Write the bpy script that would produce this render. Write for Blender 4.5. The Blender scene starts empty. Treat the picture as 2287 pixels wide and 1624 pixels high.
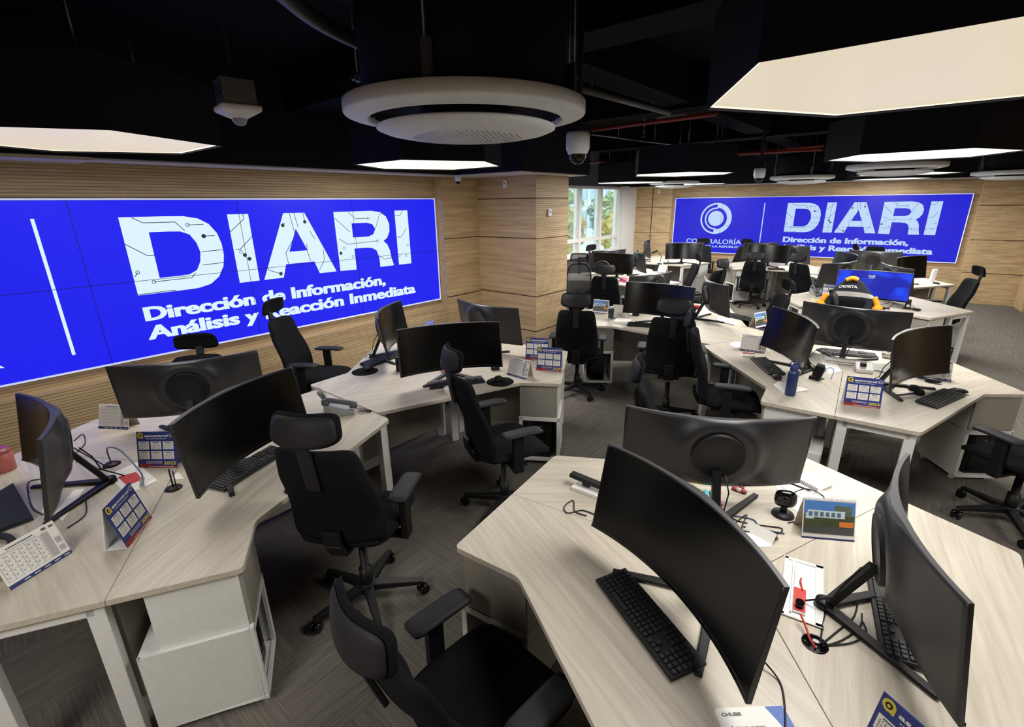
import bpy, bmesh, math, random
from mathutils import Vector, Matrix
random.seed(7)
C = bpy.context.scene.collection
scene = bpy.context.scene
PI = math.pi

# ------------------------------------------------------------------ camera
CAM_H = 2.1
FPX, CX, CY = 1084.13, 1155.28, 809.48
PITCH, ROLL, YAW = 0.316533, 0.0122341, -0.700208
_cp, _sp = math.cos(PITCH), math.sin(PITCH)
_fw = Vector((math.sin(YAW) * _cp, math.cos(YAW) * _cp, -_sp))
_r = Vector((math.cos(YAW), -math.sin(YAW), 0))
_d = _fw.cross(_r)
_cr, _sr = math.cos(ROLL), math.sin(ROLL)
RIGHT = _cr * _r + _sr * _d
DOWN = -_sr * _r + _cr * _d
FWD = _fw
cam_d = bpy.data.cameras.new('camera')
cam = bpy.data.objects.new('camera', cam_d)
C.objects.link(cam)
m = Matrix.Identity(4)
for i in range(3):
    m[i][0] = RIGHT[i]; m[i][1] = -DOWN[i]; m[i][2] = -FWD[i]
m[0][3], m[1][3], m[2][3] = 0, 0, CAM_H
cam.matrix_world = m
cam_d.sensor_fit = 'HORIZONTAL'
cam_d.sensor_width = 36
cam_d.lens = FPX / 2287 * 36
cam_d.shift_x = (2287 / 2 - CX) / 2287
cam_d.shift_y = (CY - 1624 / 2) / 2287
cam_d.clip_start = 0.05
cam_d.clip_end = 300
scene.camera = cam

# ------------------------------------------------------------------ view, world
scene.view_settings.view_transform = 'Standard'
scene.view_settings.look = 'None'
scene.view_settings.gamma = 1
scene.view_settings.exposure = 0.0
scene.view_settings.use_curve_mapping = False
w = bpy.data.worlds.new('world'); scene.world = w; w.use_nodes = True
bg = w.node_tree.nodes['Background']
bg.inputs[0].default_value = (0.80, 0.90, 1.0, 1); bg.inputs[1].default_value = 3.2
LAMP_W = 66.0

# a point of the place seen at photo pixel (px, py) on the level z
def at(px, py, z=0.74):
    d = RIGHT * ((px - CX) / FPX) + DOWN * ((py - CY) / FPX) + FWD
    t = (z - CAM_H) / d.z
    return Vector((d.x * t, d.y * t, z))

# ------------------------------------------------------------------ materials
def lin(c):
    if isinstance(c, str):
        c = c.lstrip('#'); c = [int(c[i:i + 2], 16) / 255 for i in (0, 2, 4)]
        return [x / 12.92 if x <= .04045 else ((x + .055) / 1.055) ** 2.4 for x in c]
    return list(c)
MATS = {}
def mat(name, col, rough=.5, metal=0, noise=40, amt=.08, bump=0.0, emit=None, es=1.0, alpha=1, spec=.5, coat=0, trans=0):
    if name in MATS: return MATS[name]
    M = bpy.data.materials.new(name); M.use_nodes = True; MATS[name] = M
    n = M.node_tree.nodes; l = M.node_tree.links; b = n['Principled BSDF']
    c = lin(col)
    tc = n.new('ShaderNodeTexCoord'); nz = n.new('ShaderNodeTexNoise'); nz.inputs['Scale'].default_value = noise
    nz.inputs['Detail'].default_value = 3
    l.new(tc.outputs['Object'], nz.inputs['Vector'])
    rp = n.new('ShaderNodeMix'); rp.data_type = 'RGBA'
    rp.inputs[6].default_value = [max(0, x * (1 - amt)) for x in c] + [1]
    rp.inputs[7].default_value = [min(1, x * (1 + amt)) for x in c] + [1]
    l.new(nz.outputs['Fac'], rp.inputs[0]); l.new(rp.outputs[2], b.inputs['Base Color'])
    b.inputs['Roughness'].default_value = rough; b.inputs['Metallic'].default_value = metal
    b.inputs['Specular IOR Level'].default_value = spec
    b.inputs['Coat Weight'].default_value = coat
    if trans: b.inputs['Transmission Weight'].default_value = trans
    if bump:
        bp = n.new('ShaderNodeBump'); bp.inputs['Strength'].default_value = bump; bp.inputs['Distance'].default_value = .002
        l.new(nz.outputs['Fac'], bp.inputs['Height']); l.new(bp.outputs['Normal'], b.inputs['Normal'])
    if emit:
        b.inputs['Emission Color'].default_value = lin(emit) + [1]; b.inputs['Emission Strength'].default_value = es
    if alpha < 1: b.inputs['Alpha'].default_value = alpha
    return M

def wood(name, dark, light, axis=0, scale=1.0, groove=0, rough=.5, gcol=.6, coord='Object'):
    M = bpy.data.materials.new(name); M.use_nodes = True; MATS[name] = M
    n = M.node_tree.nodes; l = M.node_tree.links; b = n['Principled BSDF']
    tc = n.new('ShaderNodeTexCoord'); mp = n.new('ShaderNodeMapping')
    s = [28 * scale] * 3; s[axis] = 1.3 * scale
    mp.inputs['Scale'].default_value = s
    l.new(tc.outputs[coord], mp.inputs['Vector'])
    nz = n.new('ShaderNodeTexNoise'); nz.inputs['Scale'].default_value = 1.0; nz.inputs['Detail'].default_value = 6
    nz.inputs['Roughness'].default_value = .65; nz.inputs['Distortion'].default_value = .4
    l.new(mp.outputs[0], nz.inputs['Vector'])
    cr = n.new('ShaderNodeValToRGB')
    cr.color_ramp.elements[0].position = .3; cr.color_ramp.elements[0].color = lin(dark) + [1]
    cr.color_ramp.elements[1].position = .7; cr.color_ramp.elements[1].color = lin(light) + [1]
    l.new(nz.outputs['Fac'], cr.inputs[0])
    col = cr.outputs[0]
    b.inputs['Roughness'].default_value = rough
    bp = n.new('ShaderNodeBump'); bp.inputs['Strength'].default_value = .15; bp.inputs['Distance'].default_value = .001
    l.new(nz.outputs['Fac'], bp.inputs['Height'])
    if groove:
        wv = n.new('ShaderNodeTexWave'); wv.wave_type = 'BANDS'; wv.bands_direction = 'Z'; wv.inputs['Scale'].default_value = groove
        wv.inputs['Distortion'].default_value = 0
        l.new(tc.outputs['Object'], wv.inputs['Vector'])
        r2 = n.new('ShaderNodeValToRGB'); r2.color_ramp.elements[0].position = .12; r2.color_ramp.elements[1].position = .3
        r2.color_ramp.elements[0].color = (gcol, gcol, gcol, 1); r2.color_ramp.elements[1].color = (1, 1, 1, 1)
        l.new(wv.outputs['Fac'], r2.inputs[0])
        mx = n.new('ShaderNodeMix'); mx.data_type = 'RGBA'; mx.blend_type = 'MULTIPLY'; mx.inputs[0].default_value = 1
        l.new(col, mx.inputs[6]); l.new(r2.outputs[0], mx.inputs[7]); col = mx.outputs[2]
        b2 = n.new('ShaderNodeBump'); b2.inputs['Strength'].default_value = .6; b2.inputs['Distance'].default_value = .006
        l.new(r2.outputs[0], b2.inputs['Height']); l.new(bp.outputs['Normal'], b2.inputs['Normal']); bp = b2
    l.new(col, b.inputs['Base Color']); l.new(bp.outputs['Normal'], b.inputs['Normal'])
    return M

def emis(name, col, s=1.0):
    if name in MATS: return MATS[name]
    M = bpy.data.materials.new(name); M.use_nodes = True; MATS[name] = M
    n = M.node_tree.nodes; l = M.node_tree.links; b = n['Principled BSDF']
    b.inputs['Base Color'].default_value = (.01, .01, .01, 1); b.inputs['Roughness'].default_value = .3; b.inputs['Specular IOR Level'].default_value = .15
    b.inputs['Emission Color'].default_value = lin(col) + [1]; b.inputs['Emission Strength'].default_value = s
    return M

def carpet():
    M = bpy.data.materials.new('carpet_tiles'); M.use_nodes = True
    n = M.node_tree.nodes; l = M.node_tree.links; b = n['Principled BSDF']
    tc = n.new('ShaderNodeTexCoord'); outs = []
    for k, s in enumerate(((2.6, 95, 1), (95, 2.6, 1))):
        mp = n.new('ShaderNodeMapping'); mp.inputs['Scale'].default_value = s; mp.inputs['Rotation'].default_value = (0, 0, .12)
        l.new(tc.outputs['Object'], mp.inputs['Vector'])
        nz = n.new('ShaderNodeTexNoise'); nz.inputs['Scale'].default_value = 1; nz.inputs['Detail'].default_value = 5; nz.inputs['Roughness'].default_value = .7
        l.new(mp.outputs[0], nz.inputs['Vector']); outs.append(nz.outputs['Fac'])
    ck = n.new('ShaderNodeTexChecker'); ck.inputs['Scale'].default_value = 2.0
    ck.inputs['Color1'].default_value = (0, 0, 0, 1); ck.inputs['Color2'].default_value = (1, 1, 1, 1)
    mpc = n.new('ShaderNodeMapping'); mpc.inputs['Rotation'].default_value = (0, 0, .12); mpc.inputs['Location'].default_value = (.1, .2, .13)
    l.new(tc.outputs['Object'], mpc.inputs['Vector']); l.new(mpc.outputs[0], ck.inputs['Vector'])
    mx = n.new('ShaderNodeMix'); l.new(ck.outputs['Fac'], mx.inputs[0]); l.new(outs[0], mx.inputs[2]); l.new(outs[1], mx.inputs[3])
    cr = n.new('ShaderNodeValToRGB'); e = cr.color_ramp.elements
    e[0].position = .32; e[0].color = lin('#55504a') + [1]; e[1].position = .68; e[1].color = lin('#7b766e') + [1]
    l.new(mx.outputs[0], cr.inputs[0]); l.new(cr.outputs[0], b.inputs['Base Color'])
    b.inputs['Roughness'].default_value = .95; b.inputs['Specular IOR Level'].default_value = .1
    bp = n.new('ShaderNodeBump'); bp.inputs['Strength'].default_value = .5; bp.inputs['Distance'].default_value = .004
    l.new(mx.outputs[0], bp.inputs['Height']); l.new(bp.outputs['Normal'], b.inputs['Normal'])
    return M

M_carpet = carpet()
M_desk = wood('desk_laminate', '#b1a797', '#cac2b4', axis=0, scale=1.9, rough=.42)
M_wall = wood('oak_panel', '#a08560', '#cdb38a', axis=1, scale=.8, rough=.5)
M_wallx = wood('oak_panel_across', '#a08560', '#cdb38a', axis=0, scale=.8, rough=.5)
M_slat = wood('oak_slats', '#a08560', '#cdb38a', axis=1, scale=.8, groove=12, rough=.5)
M_slatx = wood('oak_slats_across', '#a08560', '#cdb38a', axis=0, scale=.8, groove=12, rough=.5)
M_seam = mat('panel_seam', '#3a2c1e', .8)
M_white = mat('white_metal', '#dcdcd8', .4)
M_grey = mat('grey_laminate', '#8f8a80', .5)
M_dgrey = mat('dark_grey_panel', '#4a4a4c', .6)
M_black = mat('black_plastic', '#131316', .5, amt=.15, spec=.35)
M_blackg = mat('gloss_black', '#0b0b0d', .12, amt=.1)
M_shell = mat('monitor_shell', '#262629', .42, amt=.12)
M_screen = mat('screen_glass', '#060607', .2, amt=.05, spec=.33)
M_fabric = mat('black_fabric', '#1a1a1d', .97, noise=300, amt=.35, bump=.25, spec=.08)
M_mesh = mat('grey_mesh', '#3a3a40', .7, noise=200, amt=.3, alpha=.55)
M_pad = mat('soft_plastic', '#222124', .62, amt=.15, spec=.3)
M_chrome = mat('chrome', '#c8c8cc', .2, metal=1)
M_steel = mat('galvanised_steel', '#7e8286', .4, metal=.8, noise=25, amt=.3)
M_ceil = mat('black_ceiling', '#0c0c0e', .9, spec=.1)
M_dark = mat('black_paint', '#1a1b24', .7, spec=.2)
M_duct = mat('duct_jacket', '#47494b', .45, amt=.3)
M_red = mat('red_pipe', '#7c1f1a', .5)
M_pale = mat('pale_trim', '#d9d6d0', .5)
M_acw = mat('ac_white', '#e9f0f8', .5)
M_paper = mat('paper', '#eceae6', .8, amt=.03)
M_card = mat('cardboard', '#c9bfae', .8)
M_ink = mat('ink', '#55565c', .8)
M_navy = mat('navy_blue', '#22306a', .5)
M_asc = mat('calendar_blue', '#26357e', .5, noise=12, amt=.35)
M_ascred = mat('calendar_red', '#8e1f22', .5)
M_yellow = mat('yellow_print', '#d8c84a', .6)
M_orange = mat('orange_cloth', '#e0931c', .8)
M_cloth = mat('navy_cloth', '#20252f', .9, noise=120, amt=.25, bump=.3)
M_reflect = mat('reflective_tape', '#a9a7a4', .5)
M_redp = mat('red_print', '#c4352a', .6)
M_blueb = mat('bottle_blue', '#1d2b5e', .3)
M_green = mat('green_leaf', '#8d9c6c', .8, noise=3, amt=.4)
M_bark = mat('bark', '#5d5145', .9)
M_video = emis('video_blue', (.012, .014, .86), 1.0)
M_vwhite = emis('video_white', (.72, .90, 1.0), 1.0)
M_vline = mat('circuit_line', '#1d3a66', .6)
M_vgreen = mat('circuit_dot', '#123c46', .6)
M_bluescreen = emis('desktop_blue', (.008, .035, .75), 1.0)
def wallpaper(M, c0, c1):
    n = M.node_tree.nodes; l = M.node_tree.links; tc = n.new('ShaderNodeTexCoord'); mp = n.new('ShaderNodeMapping'); mp.inputs['Rotation'].default_value = (0, .6, 0); mp.inputs['Scale'].default_value = (2.2, 2, 5)
    nz = n.new('ShaderNodeTexNoise'); nz.inputs['Scale'].default_value = 1; nz.inputs['Detail'].default_value = 0; nz.inputs['Distortion'].default_value = 1.5
    cr = n.new('ShaderNodeValToRGB'); cr.color_ramp.elements[0].color = list(c0) + [1]; cr.color_ramp.elements[1].color = list(c1) + [1]; cr.color_ramp.elements[0].position = .4; cr.color_ramp.elements[1].position = .62
    l.new(tc.outputs['Object'], mp.inputs['Vector']); l.new(mp.outputs[0], nz.inputs['Vector']); l.new(nz.outputs['Fac'], cr.inputs[0]); l.new(cr.outputs[0], n['Principled BSDF'].inputs['Emission Color'])
wallpaper(M_bluescreen, (.004, .012, .42), (.006, .06, .92))
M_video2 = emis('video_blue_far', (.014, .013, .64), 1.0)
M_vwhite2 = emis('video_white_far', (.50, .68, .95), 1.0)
M_diff = emis('light_diffuser', (.74, .64, .47), 1.0)
M_diffb = emis('light_diffuser_bright', (1, .96, .82), 1.15)
M_led = emis('led_rim', (1.0, .93, .70), 2.6)
M_glass = mat('window_glass', '#f4ffff', .02, trans=1, amt=0)

# ------------------------------------------------------------------ mesh builder
class MB:
    def __init__(s): s.v, s.f, s.mi, s.sm, s.X = [], [], [], [], Matrix.Identity(4)
    def add(s, vs, fs, m=0, smooth=False):
        o = len(s.v)
        s.v += [tuple(s.X @ Vector(p)) for p in vs]
        s.f += [tuple(o + i for i in f) for f in fs]; s.mi += [m] * len(fs); s.sm += [smooth] * len(fs); return s
    def box(s, x0, x1, y0, y1, z0, z1, m=0):
        v = [(x0, y0, z0), (x1, y0, z0), (x1, y1, z0), (x0, y1, z0), (x0, y0, z1), (x1, y0, z1), (x1, y1, z1), (x0, y1, z1)]
        return s.add(v, [(3, 2, 1, 0), (4, 5, 6, 7), (0, 1, 5, 4), (1, 2, 6, 5), (2, 3, 7, 6), (3, 0, 4, 7)], m)
    def cbox(s, c, d, m=0):
        return s.box(c[0] - d[0] / 2, c[0] + d[0] / 2, c[1] - d[1] / 2, c[1] + d[1] / 2, c[2] - d[2] / 2, c[2] + d[2] / 2, m)
    def prism(s, poly, z0, z1, m=0):
        n = len(poly)
        v = [(p[0], p[1], z0) for p in poly] + [(p[0], p[1], z1) for p in poly]
        f = [tuple(range(n - 1, -1, -1)), tuple(range(n, 2 * n))] + [(i, (i + 1) % n, n + (i + 1) % n, n + i) for i in range(n)]
        return s.add(v, f, m)
    def bar(s, a, b, w, h, m=0, up=(0, 0, 1), w2=None, h2=None):
        a, b = Vector(a), Vector(b); t = (b - a).normalized(); u = Vector(up)
        if abs(t.dot(u)) > .97: u = Vector((0, 1, 0))
        x = t.cross(u).normalized(); y = x.cross(t)
        w2 = w if w2 is None else w2; h2 = h if h2 is None else h2
        v = [a + x * i * w / 2 + y * j * h / 2 for i, j in ((-1, -1), (1, -1), (1, 1), (-1, 1))] + [b + x * i * w2 / 2 + y * j * h2 / 2 for i, j in ((-1, -1), (1, -1), (1, 1), (-1, 1))]
        return s.add(v, [(0, 1, 2, 3), (7, 6, 5, 4), (0, 4, 5, 1), (1, 5, 6, 2), (2, 6, 7, 3), (3, 7, 4, 0)], m)
    def tube(s, pts, r, n=8, m=0, caps=True):
        pts = [Vector(p) for p in pts]; rs = r if isinstance(r, (list, tuple)) else [r] * len(pts)
        vs, fs = [], []; x = None
        for i, p in enumerate(pts):
            t = (pts[min(i + 1, len(pts) - 1)] - pts[max(i - 1, 0)])
            t = t.normalized() if t.length > 1e-9 else Vector((0, 0, 1))
            if x is None:
                u = Vector((0, 0, 1)) if abs(t.z) < .9 else Vector((1, 0, 0)); x = t.cross(u).normalized()
            else:
                x = (x - t * x.dot(t)); x = x.normalized() if x.length > 1e-6 else t.orthogonal().normalized()
            y = t.cross(x)
            for k in range(n):
                a = 2 * PI * k / n; vs.append(p + (x * math.cos(a) + y * math.sin(a)) * rs[i])
        for i in range(len(pts) - 1):
            for k in range(n):
                fs.append((i * n + k, i * n + (k + 1) % n, (i + 1) * n + (k + 1) % n, (i + 1) * n + k))
        s.add(vs, fs, m, True)
        if caps:
            o = len(vs); s.add(vs[:n], [tuple(range(n - 1, -1, -1))], m); s.add(vs[-n:], [tuple(range(n))], m)
        return s
    def lathe(s, prof, n=32, m=0, c=(0, 0, 0), smooth=True, closed=False):
        vs, fs = [], []
        for r, z in prof:
            for k in range(n):
                a = 2 * PI * k / n; vs.append((c[0] + r * math.cos(a), c[1] + r * math.sin(a), c[2] + z))
        L = len(prof)
        for i in range(L if closed else L - 1):
            j = (i + 1) % L
            for k in range(n): fs.append((i * n + k, i * n + (k + 1) % n, j * n + (k + 1) % n, j * n + k))
        return s.add(vs, fs, m, smooth)
    def cushion(s, fn, n=12, t=.03, p=3.5, m=0, edge=.55):
        # a rounded slab: fn(a, b, c) maps a, b in [-1, 1] and c in [-1, 1] (thickness) to a point
        def sq(a, b):
            k = max(abs(a), abs(b))
            if k < 1e-9: return 0, 0
            q = (abs(a) ** p + abs(b) ** p) ** (1 / p); return a * k / q, b * k / q
        vs, fs = [], []; N = n + 1
        for side in (1, -1):
            for j in range(N):
                for i in range(N):
                    a, b = 2 * i / n - 1, 2 * j / n - 1; k = max(abs(a), abs(b))
                    c = side * (1 - (1 - edge) * k ** 5) if k < .999 else side * edge * .6
                    x, y = sq(a, b); vs.append(fn(x, y, c))
        for side in (0, 1):
            o = side * N * N
            for j in range(n):
                for i in range(n):
                    q = (o + j * N + i, o + j * N + i + 1, o + (j + 1) * N + i + 1, o + (j + 1) * N + i)
                    fs.append(q if side == 0 else q[::-1])
        ring = [i for i in range(N)] + [j * N + n for j in range(1, N)] + [n * N + i for i in range(n - 1, -1, -1)] + [j * N for j in range(n - 1, 0, -1)]
        for a, b in zip(ring, ring[1:] + ring[:1]): fs.append((a, N * N + a, N * N + b, b))
        return s.add(vs, fs, m, True)
    def grid(s, fn, nu, nv, m=0, smooth=True, flip=False):
        vs = [fn(i / nu, j / nv) for j in range(nv + 1) for i in range(nu + 1)]
        fs = []
        for j in range(nv):
            for i in range(nu):
                q = (j * (nu + 1) + i, j * (nu + 1) + i + 1, (j + 1) * (nu + 1) + i + 1, (j + 1) * (nu + 1) + i)
                fs.append(q[::-1] if flip else q)
        return s.add(vs, fs, m, smooth)
    def build(s, name, mats, parent=None, bevel=0, fix=True):
        me = bpy.data.meshes.new(name); me.from_pydata(s.v, [], s.f)
        for M in (mats if isinstance(mats, (list, tuple)) else [mats]): me.materials.append(M)
        me.polygons.foreach_set('material_index', s.mi); me.polygons.foreach_set('use_smooth', s.sm); me.update()
        if fix:
            b = bmesh.new(); b.from_mesh(me); bmesh.ops.remove_doubles(b, verts=b.verts, dist=1e-5)
            bmesh.ops.recalc_face_normals(b, faces=b.faces); b.to_mesh(me); b.free()
        o = bpy.data.objects.new(name, me); C.objects.link(o)
        if parent: o.parent = parent
        if bevel:
            md = o.modifiers.new('bevel', 'BEVEL'); md.width = bevel; md.segments = 2; md.limit_method = 'ANGLE'
        return o

def tag(o, label, cat, group=None):
    o['label'] = label; o['category'] = cat
    if group: o['group'] = group
    return o
def thing(name, label, cat, loc=(0, 0, 0), rot=0, group=None):
    o = bpy.data.objects.new(name, None); C.objects.link(o); o.empty_display_size = .1
    o.location = loc; o.rotation_euler = (0, 0, rot)
    return tag(o, label, cat, group)
def struct(mb, name, mats, bevel=0):
    o = mb.build(name, mats, None, bevel); o['kind'] = 'structure'; return o
def kids(o): return [c for c in bpy.data.objects if c.parent == o]
KC = {}
def copy_tree(o, parent=None):
    c = o.copy(); C.objects.link(c); c.parent = parent
    if o.name not in KC: KC[o.name] = kids(o)
    for ch in KC[o.name]: copy_tree(ch, c)
    return c
USED = set()
def place(proto, loc, rot, label, group=None, scale=None):
    o = proto if proto.name not in USED else copy_tree(proto)
    USED.add(proto.name) if o is proto else None
    o.location = loc; o.rotation_euler = (0, 0, rot); o['label'] = label
    if group: o['group'] = group
    if scale: o.scale = scale
    return o
def R(d): return math.radians(d)

# ------------------------------------------------------------------ lettering
_TX = {}
def text_mesh(body, bold=0.0):
    k = (body, bold)
    if k in _TX: return _TX[k]
    cu = bpy.data.curves.new('lettering', 'FONT'); cu.body = body; cu.size = 1; cu.offset = bold; cu.resolution_u = 3
    o = bpy.data.objects.new('lettering', cu); C.objects.link(o)
    dg = bpy.context.evaluated_depsgraph_get(); dg.update()
    me = bpy.data.meshes.new_from_object(o.evaluated_get(dg))
    vs = [(v.co.x, v.co.y) for v in me.vertices]; fs = [tuple(p.vertices) for p in me.polygons]
    bpy.data.objects.remove(o); bpy.data.curves.remove(cu); bpy.data.meshes.remove(me)
    _TX[k] = (vs, fs); return _TX[k]
def put_text(mb, body, x0, x1, base, cap, fn, m=0, bold=0.0):
    # lettering from x0 to x1 on a baseline, cap height cap; fn(x, y) maps to a point
    vs, fs = text_mesh(body, bold)
    hv = text_mesh('H', bold)[0]; y0 = min(v[1] for v in hv); ch = max(v[1] for v in hv) - y0
    a = min(v[0] for v in vs); b = max(v[0] for v in vs)
    mb.add([fn(x0 + (v[0] - a) / (b - a) * (x1 - x0), base + (v[1] - y0) / ch * cap) for v in vs], fs, m)
# ================================================================== the room
mb = MB(); mb.box(-7.4, 6.2, -4.2, 15.5, -.1, 0); struct(mb, 'floor', M_carpet)
CEIL = 3.35
mb = MB(); mb.box(-7.4, 6.2, -4.2, 15.5, CEIL, CEIL + .1); struct(mb, 'ceiling', M_ceil)
SOF = 2.465
# left wall: wood front, recess for the video wall, end return, column
XF, XR = -5.40, -5.56
mb = MB()
mb.box(-6.9, XF, -3.0, 4.83, 0, .64, 0)
mb.box(-6.9, XR, -3.0, 4.83, .64, SOF, 0)
mb.box(-6.9, XF, 4.83, 5.53, 0, SOF, 1)
for z in (.78, 1.62): mb.box(XF - .01, XF + .003, 4.83, 5.53, z, z + .012, 2)
struct(mb, 'wall_left', [M_slat, M_wall, M_seam])
mb = MB()
mb.box(-6.9, -4.29, 5.53, 6.31, 0, SOF, 0)
mb.add([(-6.8, 5.528, 0), (-4.29, 5.528, 0), (-4.29, 5.528, SOF), (-6.8, 5.528, SOF)], [(0, 1, 2, 3)], 1)
for z in (.28, .80, 1.62, 2.16):
    mb.box(-6.8, -4.287, 5.524, 6.313, z, z + .012, 2)
struct(mb, 'column', [M_slat, M_wallx, M_seam])
# bulkheads: dark boxes over the walls with a pale underside
mb = MB()
mb.box(-6.9, -5.12, -3.0, 4.9, SOF + .012, CEIL, 0); mb.box(-6.9, -5.12, -3.0, 1.0, SOF - .012, SOF + .012, 1); mb.box(-6.9, -5.2, 1.0, 4.9, SOF, SOF + .012, 1)
mb.box(-6.9, -4.0, 4.9, 6.42, SOF + .012, CEIL, 0); mb.box(-6.9, -4.05, 4.9, 6.4, SOF, SOF + .012, 1)
struct(mb, 'trim_1', [M_dark, M_pale])
mb = MB(); mb.box(-6.9, 6.1, -3.15, -3.0, 0, CEIL); struct(mb, 'wall_back', M_wallx)
mb = MB(); mb.box(5.0, 5.15, -3.0, 14.9, 0, CEIL); struct(mb, 'wall_right', M_slat)
# window wall
XW = -6.72
mull = [7.49, 8.46, 9.43, 10.40, 11.36, 12.33]
mb = MB()
mb.box(XW - .2, XW, 6.31, 13.5, 0, .84, 0); mb.box(XW - .2, XW + .06, 6.31, 12.36, .80, .84, 1)
mb.box(XW - .2, XW, 6.31, 13.5, 2.48, CEIL, 0)
struct(mb, 'wall_window', [M_dgrey, M_pale])
mb = MB()
for y in mull: mb.box(XW - .16, XW + .02, y - .04, y + .04, .84, 2.48)
mb.box(XW - .12, XW, 6.31, 12.36, 1.17, 1.25); mb.box(XW - .12, XW, 6.31, 12.36, .84, .90); mb.box(XW - .12, XW, 6.31, 12.36, 2.42, 2.48)
wf = struct(mb, 'window_1', M_pale)
mb = MB(); mb.box(XW - .08, XW - .074, 6.31, 12.36, .84, 2.48); g = mb.build('window_pane', M_glass, wf)
mb = MB(); mb.box(XW - .2, XW + .12, 12.36, 13.35, 0, 2.5); struct(mb, 'window_pier', M_white)
# far wall, built in its own frame: s along the wall, n towards the room
PL, PR = Vector((-5.54, 13.3, 0)), Vector((.41, 13.9, 0))
EF = (PR - PL).normalized(); NF = Vector((EF.y, -EF.x, 0)); LF = (PR - PL).length
FX = Matrix(((EF.x, -NF.x, 0, PL.x), (EF.y, -NF.y, 0, PL.y), (0, 0, 1, 0), (0, 0, 0, 1)))   # y grows away from the room
mb = MB(); mb.X = FX
mb.box(-1.4, 11, .04, .3, 0, CEIL, 0)
mb.box(-1.4, -.08, -.13, .04, 0, 2.47, 1); mb.box(-.62, -.60, -.134, .04, 0, 2.47, 2)
mb.box(-.08, LF + .12, -.13, .04, 0, .70, 0)
mb.box(LF + .12, 11, -.13, .04, 0, 2.47, 1)
for z in (.62, 1.28, 1.95): mb.box(-1.4, -.08, -.134, -.12, z, z + .012, 2); mb.box(LF + .12, 8, -.134, -.12, z, z + .012, 2)
mb.box(LF + 1.05, LF + 1.9, -.75, -.12, 0, 2.47, 1)
for z in (.62, 1.28, 1.95): mb.box(LF + 1.045, LF + 1.9, -.755, -.2, z, z + .012, 2)
struct(mb, 'wall_far', [M_slatx, M_wallx, M_seam])
mb = MB(); mb.X = FX
mb.box(-1.4, 11, -.55, .04, 2.482, CEIL, 0); mb.box(-1.4, 11, -.52, .04, 2.47, 2.482, 1)
struct(mb, 'trim_2', [M_dark, M_pale])
mb = MB()
for y in (2.6, 5.2, 8.2, 11.2): mb.box(-6.7, 5, y, y + .32, 2.98, CEIL)
for x in (-2.4, 1.6): mb.box(x, x + .3, -3, 13, 3.02, CEIL)
struct(mb, 'ceiling_beams', M_ceil)
mb = MB()
for x0, x1, y0, y1 in ((-3.6, -2.45, 5.6, 8.1), (-2.05, -.4, 5.6, 8.1), (-3.6, -2.45, 8.6, 11.1), (-2.05, -.4, 8.6, 11.1), (-.2, 1.5, 5.6, 8.1)): mb.box(x0, x1, y0, y1, 3.3, 3.348)
struct(mb, 'ceiling_panels', mat('grey_slab', '#46423e', .8, noise=4, amt=.3))

# ------------------------------------------------------------------ outside the window
mb = MB(); mb.box(-70, -6.95, -20, 80, -1.7, -1.6); struct(mb, 'street', mat('street', '#c9c7bd', .9, noise=.4, amt=.15))
b = thing('office_building', 'pale glass fronted office building across the street outside the window', 'building', (-34, 40, -1.6))
mb = MB(); mb.box(-6, 6, -30, 24, 0, 26); mb.build('facade', mat('facade', '#c8d2d2', .6), b)
mb = MB()
for k in range(9): mb.box(6, 6.1, -30, 24, 1.2 + k * 2.8, 2.9 + k * 2.8)
mb.build('window_band', mat('facade_glass', '#86a3a8', .15, amt=.3), b)
mb = MB()
for k in range(36): mb.box(6, 6.22, -30 + k * 1.5, -29.85 + k * 1.5, 0, 26)
mb.build('mullion_grid', M_pale, b)
def tree(x, y, h, r, label, leaf, n=420):
    t = thing('street_tree', label, 'tree', (x, y, -1.6), 0, 'trees outside the window')
    mb = MB(); mb.tube([(0, 0, 0), (.06, 0, h * .35), (-.03, .05, h * .7)], [.11, .08, .04]); mb.build('trunk', M_bark, t)
    rnd = random.Random(int(x * 10 + y * 7)); mb = MB()
    for k in range(n):
        while True:
            p = Vector((rnd.uniform(-1, 1), rnd.uniform(-1, 1), rnd.uniform(-1, 1)))
            if .35 < p.length < 1: break
        c = Vector((p.x * r, p.y * r, h * .66 + p.z * h * .36)); s = rnd.uniform(.12, .3)
        u = Vector((rnd.gauss(0, 1), rnd.gauss(0, 1), rnd.gauss(0, 1))).normalized(); q = u.orthogonal().normalized()
        mb.add([c - u * s, c + q * s * .6, c + u * s, c - q * s * .6], [(0, 1, 2, 3)])
    mb.build('crown', leaf, t, fix=False)
M_leaf2 = mat('yellow_leaf', '#b3a564', .8, noise=3, amt=.35)
tree(-13.5, 17.6, 3.8, 1.4, 'green street tree seen through the leftmost visible window bay', M_green)
tree(-15.2, 21.6, 3.5, 1.4, 'yellowish street tree seen through the middle window bay', M_leaf2)
tree(-13.2, 24.6, 3.3, 1.3, 'yellowish street tree seen through the window bay beside the white pier', M_leaf2)
tree(-20, 28.5, 4.9, 1.6, 'taller green tree further back in front of the office building', M_green)
tree(-19, 33, 4.3, 1.4, 'green tree behind the yellowish trees, right of the taller one', M_green)

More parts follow.
